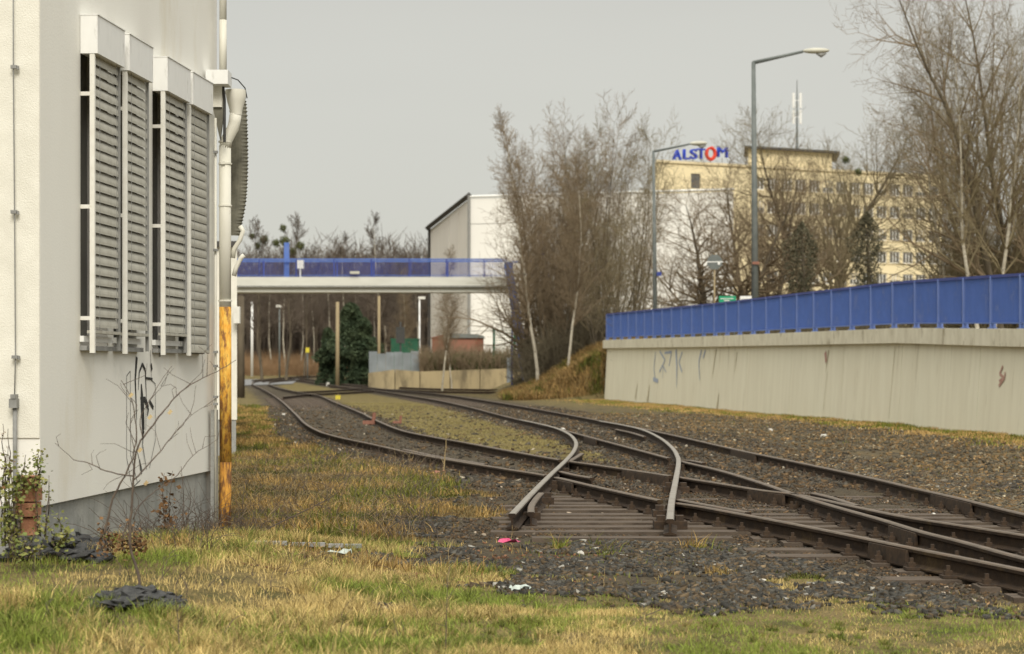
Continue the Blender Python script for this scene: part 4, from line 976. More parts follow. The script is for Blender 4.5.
# ================================================================= TREES
def grow(seed, H, r0, up=(.0,.12,.10,.05), ang=(0,45,50,50), clear=.2, n1=3, n2=2, n3=2, ratio=.42, wob=.12, stems=1, spread=.0, r_min=.010, droop=0, lean=(0,0), taper=.9, top=.35):
    r = random.Random(seed); S0 = []; S1 = []
    def rv(): return Vector((r.gauss(0,1), r.gauss(0,1), r.gauss(0,1)))
    def br(p, d, L, rr, lev, pos=0):
        ns = (12,6,4,3)[lev]; st = L/ns; rc = rr
        for i in range(ns):
            t = (i+1)/ns
            d = (d+rv()*wob*(.5, 1, .7, .5)[lev]+Vector((0,0,up[lev]-(droop if lev >= 2 else 0)))).normalized()
            q = p+d*st; rn = max(r_min*.6, rr*(1-t*taper))
            (S0 if lev == 0 else S1).append((p, q, rc, rn)); p = q; rc = rn
            if lev < 3:
                if lev == 0 and t < clear: continue
                k = (n1, n2, n3)[lev]; k = int(k)+(1 if r.random() < k-int(k) else 0)
                for _ in range(k):
                    a = math.radians(ang[lev+1]*r.uniform(.6, 1.25)); side = rv(); side = (side-d*side.dot(d)).normalized()
                    nd = d*math.cos(a)+side*math.sin(a)
                    if lev == 0: l = H*ratio*(1-(t-clear)/(1-clear)*(1-top))*r.uniform(.6, 1.1)
                    else: l = L*(.58 if lev == 1 else .52)*r.uniform(.55, 1.15)*(1.1-t*.5)
                    br(p, nd, l, max(r_min, rn*(.62 if lev == 0 else .55)), lev+1)
    for s in range(stems):
        a = 2*math.pi*s/max(1, stems)+r.uniform(-.4,.4); o = Vector((math.cos(a), math.sin(a), 0))*spread*.5*(stems > 1)
        d = Vector((math.cos(a)*spread*.35+lean[0], math.sin(a)*spread*.35+lean[1], 1)).normalized()
        br(o-Vector((0,0,.3)), d, H*r.uniform(.8, 1) if stems > 1 else H, r0*r.uniform(.75, 1), 0)
    return S0, S1
def seg_mesh(name, S, n, m_):
    A = np.array([s[0][:] for s in S]); B = np.array([s[1][:] for s in S]); ra = np.array([s[2] for s in S]); rb = np.array([s[3] for s in S])
    D = B-A; D /= np.linalg.norm(D, axis=1)[:, None]+1e-9
    ref = np.where(np.abs(D[:, 2:3]) < .9, np.array([[0,0,1.]]), np.array([[1.,0,0]]))
    U = np.cross(D, ref); U /= np.linalg.norm(U, axis=1)[:, None]; W = np.cross(D, U)
    V = np.zeros((len(S), 2*n, 3))
    for j in range(n):
        c, s_ = math.cos(2*math.pi*j/n), math.sin(2*math.pi*j/n); o = U*c+W*s_
        V[:, j] = A+o*ra[:, None]; V[:, n+j] = B+o*rb[:, None]
    base = (np.arange(len(S))*2*n)[:, None, None]
    f = np.array([[j, (j+1)%n, n+(j+1)%n, n+j] for j in range(n)])[None]
    return npmesh(name, V.reshape(-1, 3), (base+f).reshape(-1, 4), m_, None, n > 4)
PROTO = {}
def proto(key, bark, twig, **kw):
    S0, S1 = grow(**kw); PROTO[key] = (seg_mesh('trunk', S0, 6, bark), seg_mesh('crown', S1, 3, twig), sorted(s_[1].z for s_ in S1)[-max(1, len(S1)//400)])
proto('birch_a', 'birch', 'twig', seed=1, H=14, r0=.12, ang=(0,35,40,50), up=(.02,.10,.03,0), clear=.2, n1=4, n2=2.2, n3=1.3, ratio=.30, droop=.05, r_min=.0105)
proto('birch_b', 'birch', 'twig', seed=2, H=15, r0=.12, ang=(0,32,38,45), up=(.02,.13,.05,0), clear=.2, n1=4, n2=2.2, n3=1.3, ratio=.26, droop=.06, r_min=.0105, lean=(-.06,0))
proto('multi_a', 'bark', 'twig', seed=3, H=13, r0=.075, stems=7, spread=.75, clear=.12, top=.5, n1=1.8, n2=1.5, n3=1, ratio=.27, ang=(0,42,48,55), up=(.06,.07,.04,.02), wob=.12, r_min=.0105, taper=.95)
proto('multi_b', 'bark', 'twig_olive', seed=4, H=13, r0=.08, stems=6, spread=.95, clear=.1, top=.5, n1=1.8, n2=1.5, n3=1, ratio=.28, ang=(0,45,50,55), up=(.06,.06,.04,.02), wob=.12, r_min=.0105, taper=.95)
proto('broad_a', 'bark', 'twig', seed=5, H=11, r0=.24, stems=2, spread=.8, clear=.15, n1=3, n2=2.3, n3=1.2, ratio=.62, ang=(0,62,48,45), up=(.02,.06,.05,.03), wob=.15, r_min=.0105)
proto('broad_b', 'bark', 'twig_olive', seed=6, H=14, r0=.28, clear=.18, n1=3.6, n2=2.3, n3=1.2, ratio=.50, ang=(0,52,46,45), up=(.03,.09,.06,.03), wob=.14, r_min=.0105, top=.45)
proto('tall_a', 'bark', 'twig', seed=8, H=20, r0=.30, stems=2, spread=.9, clear=.12, n1=3.2, n2=1.9, n3=1.2, ratio=.48, ang=(0,52,46,50), up=(.02,.05,.04,.02), wob=.11, r_min=.0105, top=.35)
proto('tall_b', 'birch', 'twig_olive', seed=9, H=19, r0=.17, stems=2, spread=.6, clear=.2, n1=3.4, n2=2, n3=1.3, ratio=.42, ang=(0,46,44,48), up=(.02,.08,.04,.0), wob=.10, r_min=.0105, droop=.02)
proto('far_a', 'bark', 'twig_far', seed=10, H=16, r0=.2, clear=.3, n1=3, n2=1.8, n3=1.4, ratio=.30, ang=(0,40,42,45), up=(.02,.12,.08,.05), r_min=.020)
proto('far_b', 'birch', 'twig_far', seed=12, H=17, r0=.17, clear=.4, n1=3, n2=1.8, n3=1.4, ratio=.26, ang=(0,36,40,45), up=(.02,.12,.08,.05), r_min=.020)
proto('bush_a', 'shrub', 'shrub', seed=13, H=3.6, r0=.035, stems=9, spread=1.5, clear=.05, n1=1.3, n2=1.4, n3=1.3, ratio=.42, ang=(0,35,45,50), up=(.02,.06,.04,.03), wob=.2, r_min=.008)
def tree(key, label, x, ytop, Y, cat='tree', name='bare_tree', rz=None, wide=1.0, group=None, z0=None):
    p = at(x, ytop, Y); z0 = gz(p.x, Y)-.1 if z0 is None else z0; s = (p.z-z0)/PROTO[key][2]
    o = thing(name, label, cat, (p.x, Y, z0), rnd.uniform(0, 6.28) if rz is None else rz, group)
    o.scale = (s*wide, s*wide, s)
    link('trunk', PROTO[key][0], o); link('crown', PROTO[key][1], o); return o
# centre group
tree('birch_b', 'slender birch leaning left with its thin top beyond the footbridge end', 538, 106, 112, name='birch_tree', rz=0)
tree('birch_a', 'white stemmed birch in front of the centre thicket on the grassy bank', 568, 150, 107, name='birch_tree', rz=1)
tree('multi_a', 'tall many stemmed bare tree with the highest top of the centre group', 590, 98, 118, name='bare_tree', rz=.5, wide=.9)
tree('multi_b', 'many stemmed bare tree at the right side of the centre group', 625, 112, 116, rz=2, wide=.8)
tree('multi_a', 'bushy many stemmed bare tree in the middle of the centre group', 556, 150, 122, rz=3.5)
tree('broad_a', 'wide low bare tree whose boughs reach across the white hall', 530, 168, 124, rz=1.2, wide=.85)
tree('multi_b', 'low bare thicket tree directly left of the blue railing end', 600, 190, 112, rz=5, wide=.8)
tree('multi_b', 'grey bare tree behind the end of the blue railing', 628, 112, 128, rz=4.2, wide=.6)
tree('multi_a', 'bare tree standing between the leaning birch and the highest centre tree', 560, 130, 115, rz=2.2, wide=.8)
tree('multi_b', 'bare tree just right of the highest centre tree', 607, 122, 121, rz=.9, wide=.9)
tree('multi_a', 'slim dark many stemmed tree at the left side of the centre group', 548, 125, 121, rz=.2, wide=1.1)
# in front of the office
tree('broad_a', 'broad bare tree with arching boughs left of the nearer lamp post', 722, 166, 118, rz=.3, wide=1.15)
tree('broad_b', 'bare tree in front of the left part of the yellow office', 792, 112, 122, rz=1.1, wide=.9)
tree('broad_a', 'wide bare tree directly right of the dark sign, boughs low', 760, 140, 120, rz=2.6, wide=.9)
tree('broad_b', 'bare tree between the two dark ivy covered trees', 846, 130, 124, rz=5.2, wide=.75)
tree('broad_b', 'bare tree in front of the office penthouse', 830, 106, 130, rz=2.9, wide=1.05)

# right edge
tree('tall_a', 'huge bare tree at the right edge of the photo', 1010, -110, 84, rz=.4, wide=.68)
tree('tall_b', 'tall pale stemmed birch leaning at the right end of the office', 985, -30, 80, name='birch_tree', rz=2.2, wide=.9)
tree('tall_a', 'tall bare tree with fine boughs reaching left over the office roof', 995, 2, 92, rz=2.4, wide=.7)
tree('tall_b', 'second pale birch just right of the office end wall', 945, 60, 88, name='birch_tree', rz=4.4, wide=.9)
tree('tall_a', 'dense bare tree partly cut by the right edge of the photo', 1035, -80, 88, rz=4, wide=.8)
tree('multi_b', 'bushy bare tree filling the gap under the tall right hand trees', 1005, 130, 96, rz=4)
tree('multi_b', 'bushy bare tree behind the birch right of the office', 1000, 150, 98, rz=1, wide=.8)
# left, behind the footbridge
tree('far_a', 'bare tree with round mistletoe balls above the left end of the footbridge', 262, 216, 190, rz=.4)
tree('far_a', 'bare tree with mistletoe beside the blue mast of the footbridge', 286, 212, 190, rz=2.4)
tree('far_b', 'pale bare tree rising above the middle of the footbridge railing', 378, 212, 210, rz=1)
tree('far_b', 'small pale bare tree above the footbridge railing left of the hall', 340, 232, 215, rz=2)
tree('birch_a', 'thin birch in front of the slanted end of the hall', 442, 245, 140, name='birch_tree', rz=2)
tree('birch_a', 'pale bare birch rising behind the signal head', 402, 265, 165, name='birch_tree', rz=3)
tree('birch_a', 'small grey birch beside the brick shed', 452, 275, 150, name='birch_tree', rz=5)
# mistletoe balls
def ball(name, label, x, y, Y, r_):
    p = at(x, y, Y); V = []; Fa = []; q = random.Random(int(x*7+y)); k = 0
    for i in range(260):
        d = Vector((q.gauss(0,1), q.gauss(0,1), q.gauss(0,1))).normalized(); a = d*r_*q.uniform(.35, 1); s = Vector((q.gauss(0,1), q.gauss(0,1), q.gauss(0,1))).normalized()*r_*.22; t = d.cross(s)*1.2
        V += [tuple(a-s), tuple(a+s), tuple(a+t)]; Fa.append((k, k+1, k+2)); k += 3
    link(name, npmesh(name, V, Fa, 'mistletoe'), None, p, label=label, cat='mistletoe', group='mistletoe balls in the far trees')
for i, (x, y, r_) in enumerate([(252,236,.35),(264,240,.5),(276,243,.45),(283,228,.4),(285,241,.55),(300,246,.5),(258,246,.4),(293,252,.45)]): ball('mistletoe', 'olive mistletoe ball in the bare trees above the left end of the bridge', x, y, 189.5, r_)
for x, y in ((846,160),(858,172)): ball('mistletoe', 'dark twiggy ball in the bare trees above the office roof', x, y, 121, .27)
# far wood: single trunks told apart, then the mass
for i in range(22):
    x = 262+i*7.4+rnd.uniform(-2,2); Yt = rnd.uniform(228, 250); tree('far_b' if i % 2 else 'far_a', 'slim bare tree at the front edge of the dark wood under the footbridge', x, rnd.uniform(242, 270), Yt, group='trees along the front of the wood', wide=.9)
def wood():
    S = []; q = random.Random(5)
    for i in range(6500):
        Y = q.uniform(248, 300); x = q.uniform(150, 640); X = (x-512)*Y/F; H = q.uniform(6, 16)*(.9 if x < 320 else 1); z0 = gz(X, Y)
        l = q.gauss(0, .06); r_ = q.uniform(.03, .12); p = Vector((X, Y, z0)); pr = p
        for k in range(3):
            n_ = Vector((X+l*H*(k+1)/3+q.gauss(0,.2), Y+q.gauss(0,.2), z0+H*(k+1)/3)); S.append((pr, n_, r_*(1-k*.3), r_*(1-(k+1)*.3))); pr = n_
        for k in range(7):
            t = q.uniform(.35, 1); a = p.lerp(pr, t); b = a+Vector((q.gauss(0,1.0), q.gauss(0,1.0), q.uniform(.6,2.2))); S.append((a, b, .05, .015))
    return seg_mesh('wood', S, 3, 'twig_far')
link('woodland', wood(), kind='stuff', label='dark brown leafless wood behind the footbridge')
def scrub(name, label, xs, Yr, hr, n, m_, seed, zf=None):
    S = []; q = random.Random(seed)
    for i in range(n):
        Y = q.uniform(*Yr); x = q.uniform(*xs); X = (x-512)*Y/F; z0 = gz(X, Y) if zf is None else zf; H = q.uniform(*hr)
        a = Vector((X, Y, z0)); b = a+Vector((q.gauss(0,.3)*H*.5, q.gauss(0,.3)*H*.5, H*.6)); c = b+Vector((q.gauss(0,.3)*H*.4, q.gauss(0,.3)*H*.4, H*.35))
        S += [(a, b, .022, .015), (b, c, .015, .008)]
        for k in range(3):
            e = a.lerp(b, q.uniform(.3, 1)); S.append((e, e+Vector((q.gauss(0,.3)*H, q.gauss(0,.3)*H, H*q.uniform(.1,.4))), .012, .007))
    link(name, seg_mesh(name, S, 3, m_), kind='stuff', label=label)
scrub('undergrowth', 'dark tangled undergrowth on the bank below the centre trees', (528, 602), (113, 124), (1.0, 3.2), 1500, 'shrub', 1)
scrub('undergrowth', 'brown undergrowth behind the blue railing and lamp posts', (610, 1060), (100, 135), (1, 2.8), 2600, 'shrub', 2)
scrub('undergrowth', 'tall dense twiggy undergrowth below the right hand trees', (960, 1060), (86, 100), (2, 6), 1800, 'twig_olive', 8)
scrub('dry_bank_grass', 'reddish brown dry growth at the foot of the far wood', (238, 400), (232, 250), (.8, 2.6), 3600, 'dry_bank', 3)
scrub('hedge', 'low brown green hedge in the far yard behind the tan wall', (425, 515), (151, 156), (.3, 1.8), 1300, 'mistletoe', 4, zf=ft)
scrub('dry_hedge', 'brown leafless twigs mixed through the far yard hedge', (420, 520), (150.7, 157), (.6, 2.3), 1500, 'twig', 6, zf=ft)
for x, y, Y, k in ((532,350,118,'a'),(549,338,116,'b'),(566,342,117,'c'),(585,332,115,'d'),(521,374,124,'e')):
    tree('bush_a', {'a':'dark bare bush at the foot of the leaning blue bridge leg','b':'bare bush left of the white birch stem','c':'bare bush right behind the white birch stem','d':'bare bush at the top of the grassy bank','e':'low bush where the tan wall ends'}[k], x, y, Y, 'bush', 'bare_bush')
# evergreen masses: spruce and ivy columns
def leafy(name, label, cat, x, ytop, ybot, Y, rad, m_, n, seed, shape, leaf=.15, z0=None):
    q = np.random.RandomState(seed); top = at(x, ytop, Y); z0 = gz(top.x, Y) if z0 is None else z0; H = top.z-z0
    t = q.rand(n)**.8; a = q.rand(n)*2*np.pi; R = shape(t)*rad*np.sqrt(q.uniform(.15, 1, n))*(1+.25*np.sin(a*3+seed)+.2*np.sin(t*25+a*2))
    C = np.stack([R*np.cos(a), R*np.sin(a), t*H-.12*R], 1)
    d1 = q.normal(size=(n, 3)); d1 /= np.linalg.norm(d1, axis=1)[:, None]; d2 = np.cross(d1, q.normal(size=(n, 3))); d2 /= np.linalg.norm(d2, axis=1)[:, None]
    s = leaf*q.uniform(.5, 1.2, n)[:, None]
    V = np.stack([C-d1*s, C+d2*s*.5, C+d1*s, C-d2*s*.5], 1).reshape(-1, 3); Fa = np.arange(n*4).reshape(-1, 4)
    o = thing(name, label, cat, (top.x, Y, z0)); link('foliage', npmesh('foliage', V, Fa, m_), o)
    mb = MB(); mb.tube([(0,0,-.2), (.1,0,H*.5), (0,0,H*.95)], [.2,.12,.03], 6); mb.build('trunk', 'bark', o)
    return o
cone = lambda t: np.sqrt(np.clip(1-t**1.7, 0, 1))*(.75+.25*np.sin(t*13+1))*(.6+.4*np.minimum(1, t*6))
leafy('spruce_tree', 'dark green spruce standing behind the wooden pole under the footbridge', 'tree', 350, 303, 372, 168, 2.6, 'needles', 16000, 1, cone)
leafy('spruce_tree', 'lower dark spruce leaning out left of the larger one', 'tree', 328, 328, 372, 170, 1.5, 'needles', 6500, 2, cone)
leafy('spruce_tree', 'dark spruce touching the sheet fence on its right side', 'tree', 364, 318, 372, 166, 1.8, 'needles', 8000, 3, cone)
col = lambda t: np.minimum(1, 2.2*(1-t)**.7)*(.75+.25*np.sin(t*9))
leafy('ivy_tree', 'dark ivy covered tree in front of the office windows right of centre', 'tree', 867, 212, 290, 112, 1.35, 'ivy', 6000, 4, col, .085)
leafy('ivy_tree', 'ivy covered trunk between the nearer lamp post and the office windows', 'tree', 802, 222, 292, 112, 1.35, 'ivy', 4200, 5, col, .085)
leafy('leafy_bush', 'dark olive bush at the right end of the yellow office', 'bush', 955, 240, 275, 105, 1.2, 'ivy', 1500, 6, col, .12)

# ================================================================= GRASS (one object per kind of growth)
def blades(name, X, Y, h, wdt, col, lean=.5, seed=0, label='', dirn=None):
    n = len(X); q = np.random.RandomState(seed); Z = ground(X, Y)-.005
    a = q.rand(n)*2*np.pi if dirn is None else dirn+q.normal(0, .5, n); ln = (np.abs(q.normal(0, lean, n)) if dirn is None else q.uniform(.1, 1.3, n))*h; dx, dy = np.cos(a)*ln, np.sin(a)*ln
    b = q.rand(n)*np.pi; wx, wy = np.cos(b)*wdt, np.sin(b)*wdt*.6
    hz = h*np.sqrt(np.clip(1-(ln/h*.6)**2, .15, 1))
    B = np.stack([X, Y, Z], 1); W = np.stack([wx, wy, 0*wx], 1)
    M1 = B+np.stack([dx*.35, dy*.35, hz*.6], 1); T = B+np.stack([dx, dy, hz], 1)
    V = np.stack([B-W, B+W, M1+W*.75, M1-W*.75, T+W*.15, T-W*.15], 1).reshape(-1, 3)
    i = (np.arange(n)*6)[:, None]; Fa = np.concatenate([i+np.array([[0,1,2,3]]), i+np.array([[3,2,4,5]])])
    C = np.repeat(col, 6, 0); link(name, npmesh(name, V, Fa, 'grass', C), kind='stuff', label=label)
def gcol(X, Y, q, greenbias=0, dark=1.0):
    n = len(X); g = fbm(X, Y, 1.3, 3); t = sstep(.45, .57, g+greenbias+q.normal(0, .06, n))[:, None]
    straw = np.array([.74,.56,.22])[None]*q.uniform(.5, 1.2, n)[:, None]; green = np.array([.25,.31,.05])[None]*q.uniform(.5, 1.4, n)[:, None]
    return (straw*(1-t)+green*t)*dark
def scatter(n, fx, seed):
    return fx(np.random.RandomState(seed), n)
q = np.random.RandomState(21)
# foreground
n = 260000; Yv = 9.3+8.2*q.rand(n)**1.15; Xv = (q.rand(n)*2-1)*(Yv*.27+.2)
b_, m_, g_ = zones(Xv, Yv); nz = fbm(Xv, Yv, 2.3, 3)
heap = sstep(.75, .35, np.hypot((Xv+2.05)/1.0, (Yv-13.1)/.6))
keep = (q.rand(n) > b_*1.04) & (q.rand(n) > g_*.9) & (Xv > CX+.089*(Yv-14.3)-10*(Yv < 13.9)) & (q.rand(n) < sstep(.32, .50, nz)*.75+.22)
bare = np.maximum(sstep(-1.35, -1.9, Xv+.4*(nz-.5))*sstep(11.7, 12.3, Yv+(nz-.5))*sstep(14.5, 13.6, Yv), sstep(.62, .45, np.hypot((Xv+2.2), (Yv-12.8)*.9)))
bare = np.maximum(bare, sstep(-1.9, -1.6, Xv)*sstep(-.5, -.8, Xv)*sstep(14.6, 15.2, Yv+(nz-.5)*2)*sstep(17.2, 16.2, Yv))
keep &= ~(q.rand(n) < bare*.78)
keep &= ~((Xv > .8+.0*Yv) & (Yv > 11.2) & (q.rand(n) < .55))
Xv, Yv = Xv[keep], Yv[keep]; n = len(Xv); tall = fbm(Xv, Yv, 1.9, 3); tuft = sstep(.50, .68, tall)
leftness = sstep(1.5, -1.5, Xv)
h = (.022+.05*tuft*(.35+.65*leftness)*q.uniform(.5, 1, n)+.03*q.rand(n)*leftness)
blades('grass', Xv, Yv, h, np.full(n, .0024), gcol(Xv, Yv, q, -.01, .88), .9, 1, 'yellow and green foreground grass')
nt_ = 4200; Yt = 9.3+8.0*q.rand(nt_); Xt = (q.rand(nt_)*2-1)*(Yt*.27+.2); b_, m_, g_ = zones(Xt, Yt)
k_ = (q.rand(nt_) > b_*1.15) & (q.rand(nt_) > g_) & (Xt > CX+.089*(Yt-14.3)-10*(Yt < 13.9)) & ~((Xt < -1.45) & (Yt > 11.8) & (Yt < 14.4)) & ~((Xt > -2.5) & (Xt < -1.55) & (Yt > 11.6) & (Yt < 14)) & ~((Xt < -.55) & (Xt > -1.8) & (Yt > 14.6) & (Yt < 16.8) & (q.rand(nt_) < .8))
k_ &= q.rand(nt_) < .15+.85*sstep(.42, .6, fbm(Xt+3, Yt, .9, 3)+.10*sstep(1, -1, Xt)); k_ &= ~((Xt > .3) & (q.rand(nt_) < .8))
Xt, Yt = Xt[k_], Yt[k_]; nt_ = len(Xt); nb_ = 62; sz = q.uniform(.45, 1.2, nt_)*(.5+.5*sstep(.6, -1, Xt))
gt = q.normal(0, .05, nt_)
ang_ = q.rand(nt_, nb_)*2*np.pi; rr_ = np.abs(q.normal(0, .05, (nt_, nb_)))*sz[:, None]
Xb = (Xt[:, None]+np.cos(ang_)*rr_).ravel(); Yb_ = (Yt[:, None]+np.sin(ang_)*rr_).ravel(); nB = len(Xb)
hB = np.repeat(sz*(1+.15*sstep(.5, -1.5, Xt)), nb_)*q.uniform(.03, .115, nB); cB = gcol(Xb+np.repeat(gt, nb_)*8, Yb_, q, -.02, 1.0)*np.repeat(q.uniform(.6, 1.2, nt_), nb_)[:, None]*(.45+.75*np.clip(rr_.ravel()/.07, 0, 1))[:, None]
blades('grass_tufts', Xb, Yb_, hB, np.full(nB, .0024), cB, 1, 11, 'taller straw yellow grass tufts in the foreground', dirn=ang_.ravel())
# strip between building and track and verge
n = 230000; Yv = 15+q.rand(n)**1.5*70; x1 = interp_rail('R1', Yv); Xl = -.139*Yv-.1; Xl = np.where(Yv < 19.5, -2.75, Xl)
Xv = Xl+(x1-.35-Xl)*q.rand(n); b_, m_, g_ = zones(Xv, Yv); keep = (q.rand(n) > b_*1.12) & (x1-Xl > .5); Xv, Yv = Xv[keep], Yv[keep]; n = len(Xv)
tuft = sstep(.45, .65, fbm(Xv, Yv, 1.2, 3)); h = .022+.14*tuft*q.rand(n)**2.2+.04*sstep(30, 20, Yv)*q.rand(n)**3
c = gcol(Xv, Yv, q, -.05)*np.array([[.60,.52,.45]])*(.45+.65*tuft[:, None])*q.uniform(.5, 1.25, n)[:, None]
blades('dry_grass', Xv, Yv, h, .003+.00012*Yv, c, 1.3, 2, 'dry brown grass between the building and the nearest track')
# moss strip between tracks, verge below the wall
n = 50000; Yv = 30+q.rand(n)*65; x2 = interp_rail('R2', Yv); x3 = interp_rail('R3', Yv); Xv = x2+.5+(x3-x2-1.0)*q.rand(n); b_, m_, g_ = zones(Xv, Yv); keep = (q.rand(n) < m_*sstep(.4,.55,fbm(Xv,Yv,.8,3))) & (x3-x2 > 1.4)
Xv, Yv = Xv[keep], Yv[keep]; n = len(Xv)
blades('moss_grass', Xv, Yv, .02+.03*q.rand(n), np.full(n, .010), np.array([[.30,.25,.10]])*q.uniform(.6,1.1,n)[:, None], .8, 3, 'yellow moss and short grass between the two tracks')
n = 60000; Yv = 30+q.rand(n)*85; wx = wall_x(Yv); Xv = wx-.02-np.abs(q.normal(0, .9, n))-.18; x0 = interp_rail('R0', Yv); keep = (Xv > x0+1) & (q.rand(n) < sstep(.35,.6,fbm(Xv,Yv,.5,3))+.2); Xv, Yv = Xv[keep], Yv[keep]; n = len(Xv)
blades('verge_grass', Xv, Yv, .03+.08*q.rand(n), np.full(n, .014), gcol(Xv, Yv, q, -.03)*np.array([[.75,.65,.6]]), .7, 4, 'thin brownish grass along the foot of the retaining wall')
n = 26000; Yv = 16+q.rand(n)**1.2*60; x0 = interp_rail('R0', Yv); wx = np.minimum(wall_x(Yv)-.2, Yv*.28); Xv = x0+1.0+np.maximum(wx-x0-1.2, .1)*q.rand(n); pt = sstep(.50, .64, fbm(Xv+11, Yv*.6, .45, 4)); keep = (q.rand(n) < pt*.9+.04) & (wx-x0 > 1.4); Xv, Yv = Xv[keep], Yv[keep]; n = len(Xv)
blades('gravel_weeds', Xv, Yv, .015+.035*q.rand(n), .004+.00012*Yv, gcol(Xv, Yv, q, -.04)*np.array([[.62,.52,.42]])*q.uniform(.5, 1.2, n)[:, None], 1.0, 8, 'low brownish moss and straw tufts in the gravel near the retaining wall')
n = 7000; Yv = 13+q.rand(n)*5; Xv = -.9+q.rand(n)*4.6; pt = sstep(.52, .66, fbm(Xv+3, Yv+5, .9, 4)); keep = (q.rand(n) < pt*.8+.03) & (Xv < interp_rail('R1', Yv)-.4); Xv, Yv = Xv[keep], Yv[keep]; n = len(Xv)
blades('gravel_weeds', Xv, Yv, .02+.03*q.rand(n), np.full(n, .0028), gcol(Xv, Yv, q, .0)*np.array([[.75,.68,.6]])*q.uniform(.5, 1.2, n)[:, None], 1.0, 9, 'sparse moss and straw tufts in the near ballast below the cut off rails')
# grassy bank at the end of the wall
n = 60000; Yv = 102.3+q.rand(n)*16; Xv = -.5+q.rand(n)*8; blades('bank_grass', Xv, Yv, .15+.35*q.rand(n), np.full(n, .022), gcol(Xv, Yv, q, -.12)*np.array([[.50,.42,.38]])*q.uniform(.4, 1.2, n)[:, None], .9, 5, 'dry yellow grass on the bank at the end of the retaining wall')

# ================================================================= STONES
def stones(name, X, Y, size, col, label, seed, lift=.0):
    n = len(X); q = np.random.RandomState(seed)
    cu = np.array([(x, y, z) for z in (-1, 1) for x, y in ((-1,-1),(1,-1),(1,1),(-1,1))])*.72
    f = np.array([(0,2,1),(0,3,2),(4,5,6),(4,6,7),(0,1,5),(0,5,4),(1,2,6),(1,6,5),(2,3,7),(2,7,6),(3,0,4),(3,4,7)])
    V = cu[None]+q.uniform(-.48, .48, (n, 8, 3)); V = V*np.stack([q.uniform(.7,1.35,n), q.uniform(.6,1.1,n), q.uniform(.45,.9,n)], 1)[:, None]
    a = q.rand(n)*6.28; ca, sa = np.cos(a), np.sin(a); x = V[:,:,0]*ca[:,None]-V[:,:,1]*sa[:,None]; y = V[:,:,0]*sa[:,None]+V[:,:,1]*ca[:,None]
    V = np.stack([x, y, V[:,:,2]+x*q.uniform(-.5,.5,n)[:,None]], 2)*size[:,None,None]
    V += np.stack([X, Y, ground(X, Y)+size*.22+lift], 1)[:, None]
    Fa = ((np.arange(n)*8)[:, None, None]+f[None]).reshape(-1, 3)
    link(name, npmesh(name, V.reshape(-1, 3), Fa, 'stone', np.repeat(col, 8, 0)), kind='stuff', label=label)
def scol(n, q, base=.085):
    g = base*np.exp(q.normal(0, .38, n)); c = np.stack([g*1.06, g*.99, g*.84], 1)
    br = q.rand(n) < .4; c[br] *= np.array([1.5, 1.15, .78]); lt = q.rand(n) < .012; c[lt] = np.array([.45,.43,.38]); return c
n = 120000; Yv = 12.6+q.rand(n)**1.3*17; Xv = -1.6+(Yv*.28+1.6)*q.rand(n); b_, m_, g_ = zones(Xv, Yv)
x1 = interp_rail('R1', Yv); x0 = interp_rail('R0', Yv); inside = (Xv > x1-.55) & (Xv < x0+.5) | ((Yv > 18.2) & (Yv < 27) & (Xv > -.6) & (Xv < x1))
keep = (q.rand(n) < b_*sstep(.30,.46,fbm(Xv+7,Yv,1.4,3))) & ((~inside) | (q.rand(n) < .45)); Xv, Yv, inside = Xv[keep], Yv[keep], inside[keep]; n = len(Xv); print('stones', n)
c = scol(n, q, .064); c[inside] *= np.array([1.15,1.0,.88])
stones('ballast', Xv, Yv, np.where(inside, .015, .0235)*q.uniform(.6, 1.35, n), c, 'dark grey ballast stones around the near rails', 1)
n = 5000; Xv = np.where(q.rand(n) < .5, q.normal(-1.2, .42, n), q.normal(-1.3, 1.2, n)); Yv = np.where(Xv == Xv, q.normal(15.7, .75, n), 0); Yv = np.clip(Yv, 14.3, 18.5); ok_ = Xv > -2.6; Xv, Yv = Xv[ok_], Yv[ok_]; n = len(Xv)
cl = np.array([[.20,.10,.055]])*q.uniform(.4, 1.5, n)[:, None]; stones('leaf_litter', Xv, Yv, .012*q.uniform(.6, 1.5, n), cl, 'reddish brown fallen leaves and bark litter right of the downpipe', 9)
n = 60000; Yv = 26+q.rand(n)**1.4*60; x1 = interp_rail('R1', Yv); x0 = interp_rail('R0', Yv); Xv = x1-1.4+(x0-x1+3.4)*q.rand(n); b_, m_, g_ = zones(Xv, Yv); keep = q.rand(n) < b_*np.where((Xv > x1) & (Xv < interp_rail('R2', Yv)), .12, .5); Xv, Yv = Xv[keep], Yv[keep]; n = len(Xv)
stones('ballast', Xv, Yv, .035*q.uniform(.6, 1.3, n), scol(n, q, .066)*np.array([[1.1,1,.88]]), 'dusty ballast along the farther part of the tracks', 2)
n = 60000; Yv = 15+q.rand(n)**1.2*55; x0 = interp_rail('R0', Yv); wx = np.minimum(wall_x(Yv), Yv*.28); Xv = x0+.5+np.maximum(wx-x0-.8, .1)*q.rand(n); b_, m_, g_ = zones(Xv, Yv); keep = (q.rand(n) < np.maximum(b_, g_)*(.15+.5*sstep(.4,.6,fbm(Xv,Yv,.7,3)))) & (wx-x0 > .9); Xv, Yv = Xv[keep], Yv[keep]; n = len(Xv)
c = scol(n, q, .098)*np.array([[1.15,1.02,.78]]); stones('gravel', Xv, Yv, .026*q.uniform(.5, 1.6, n), c, 'grey brown gravel between the tracks and the retaining wall', 3)

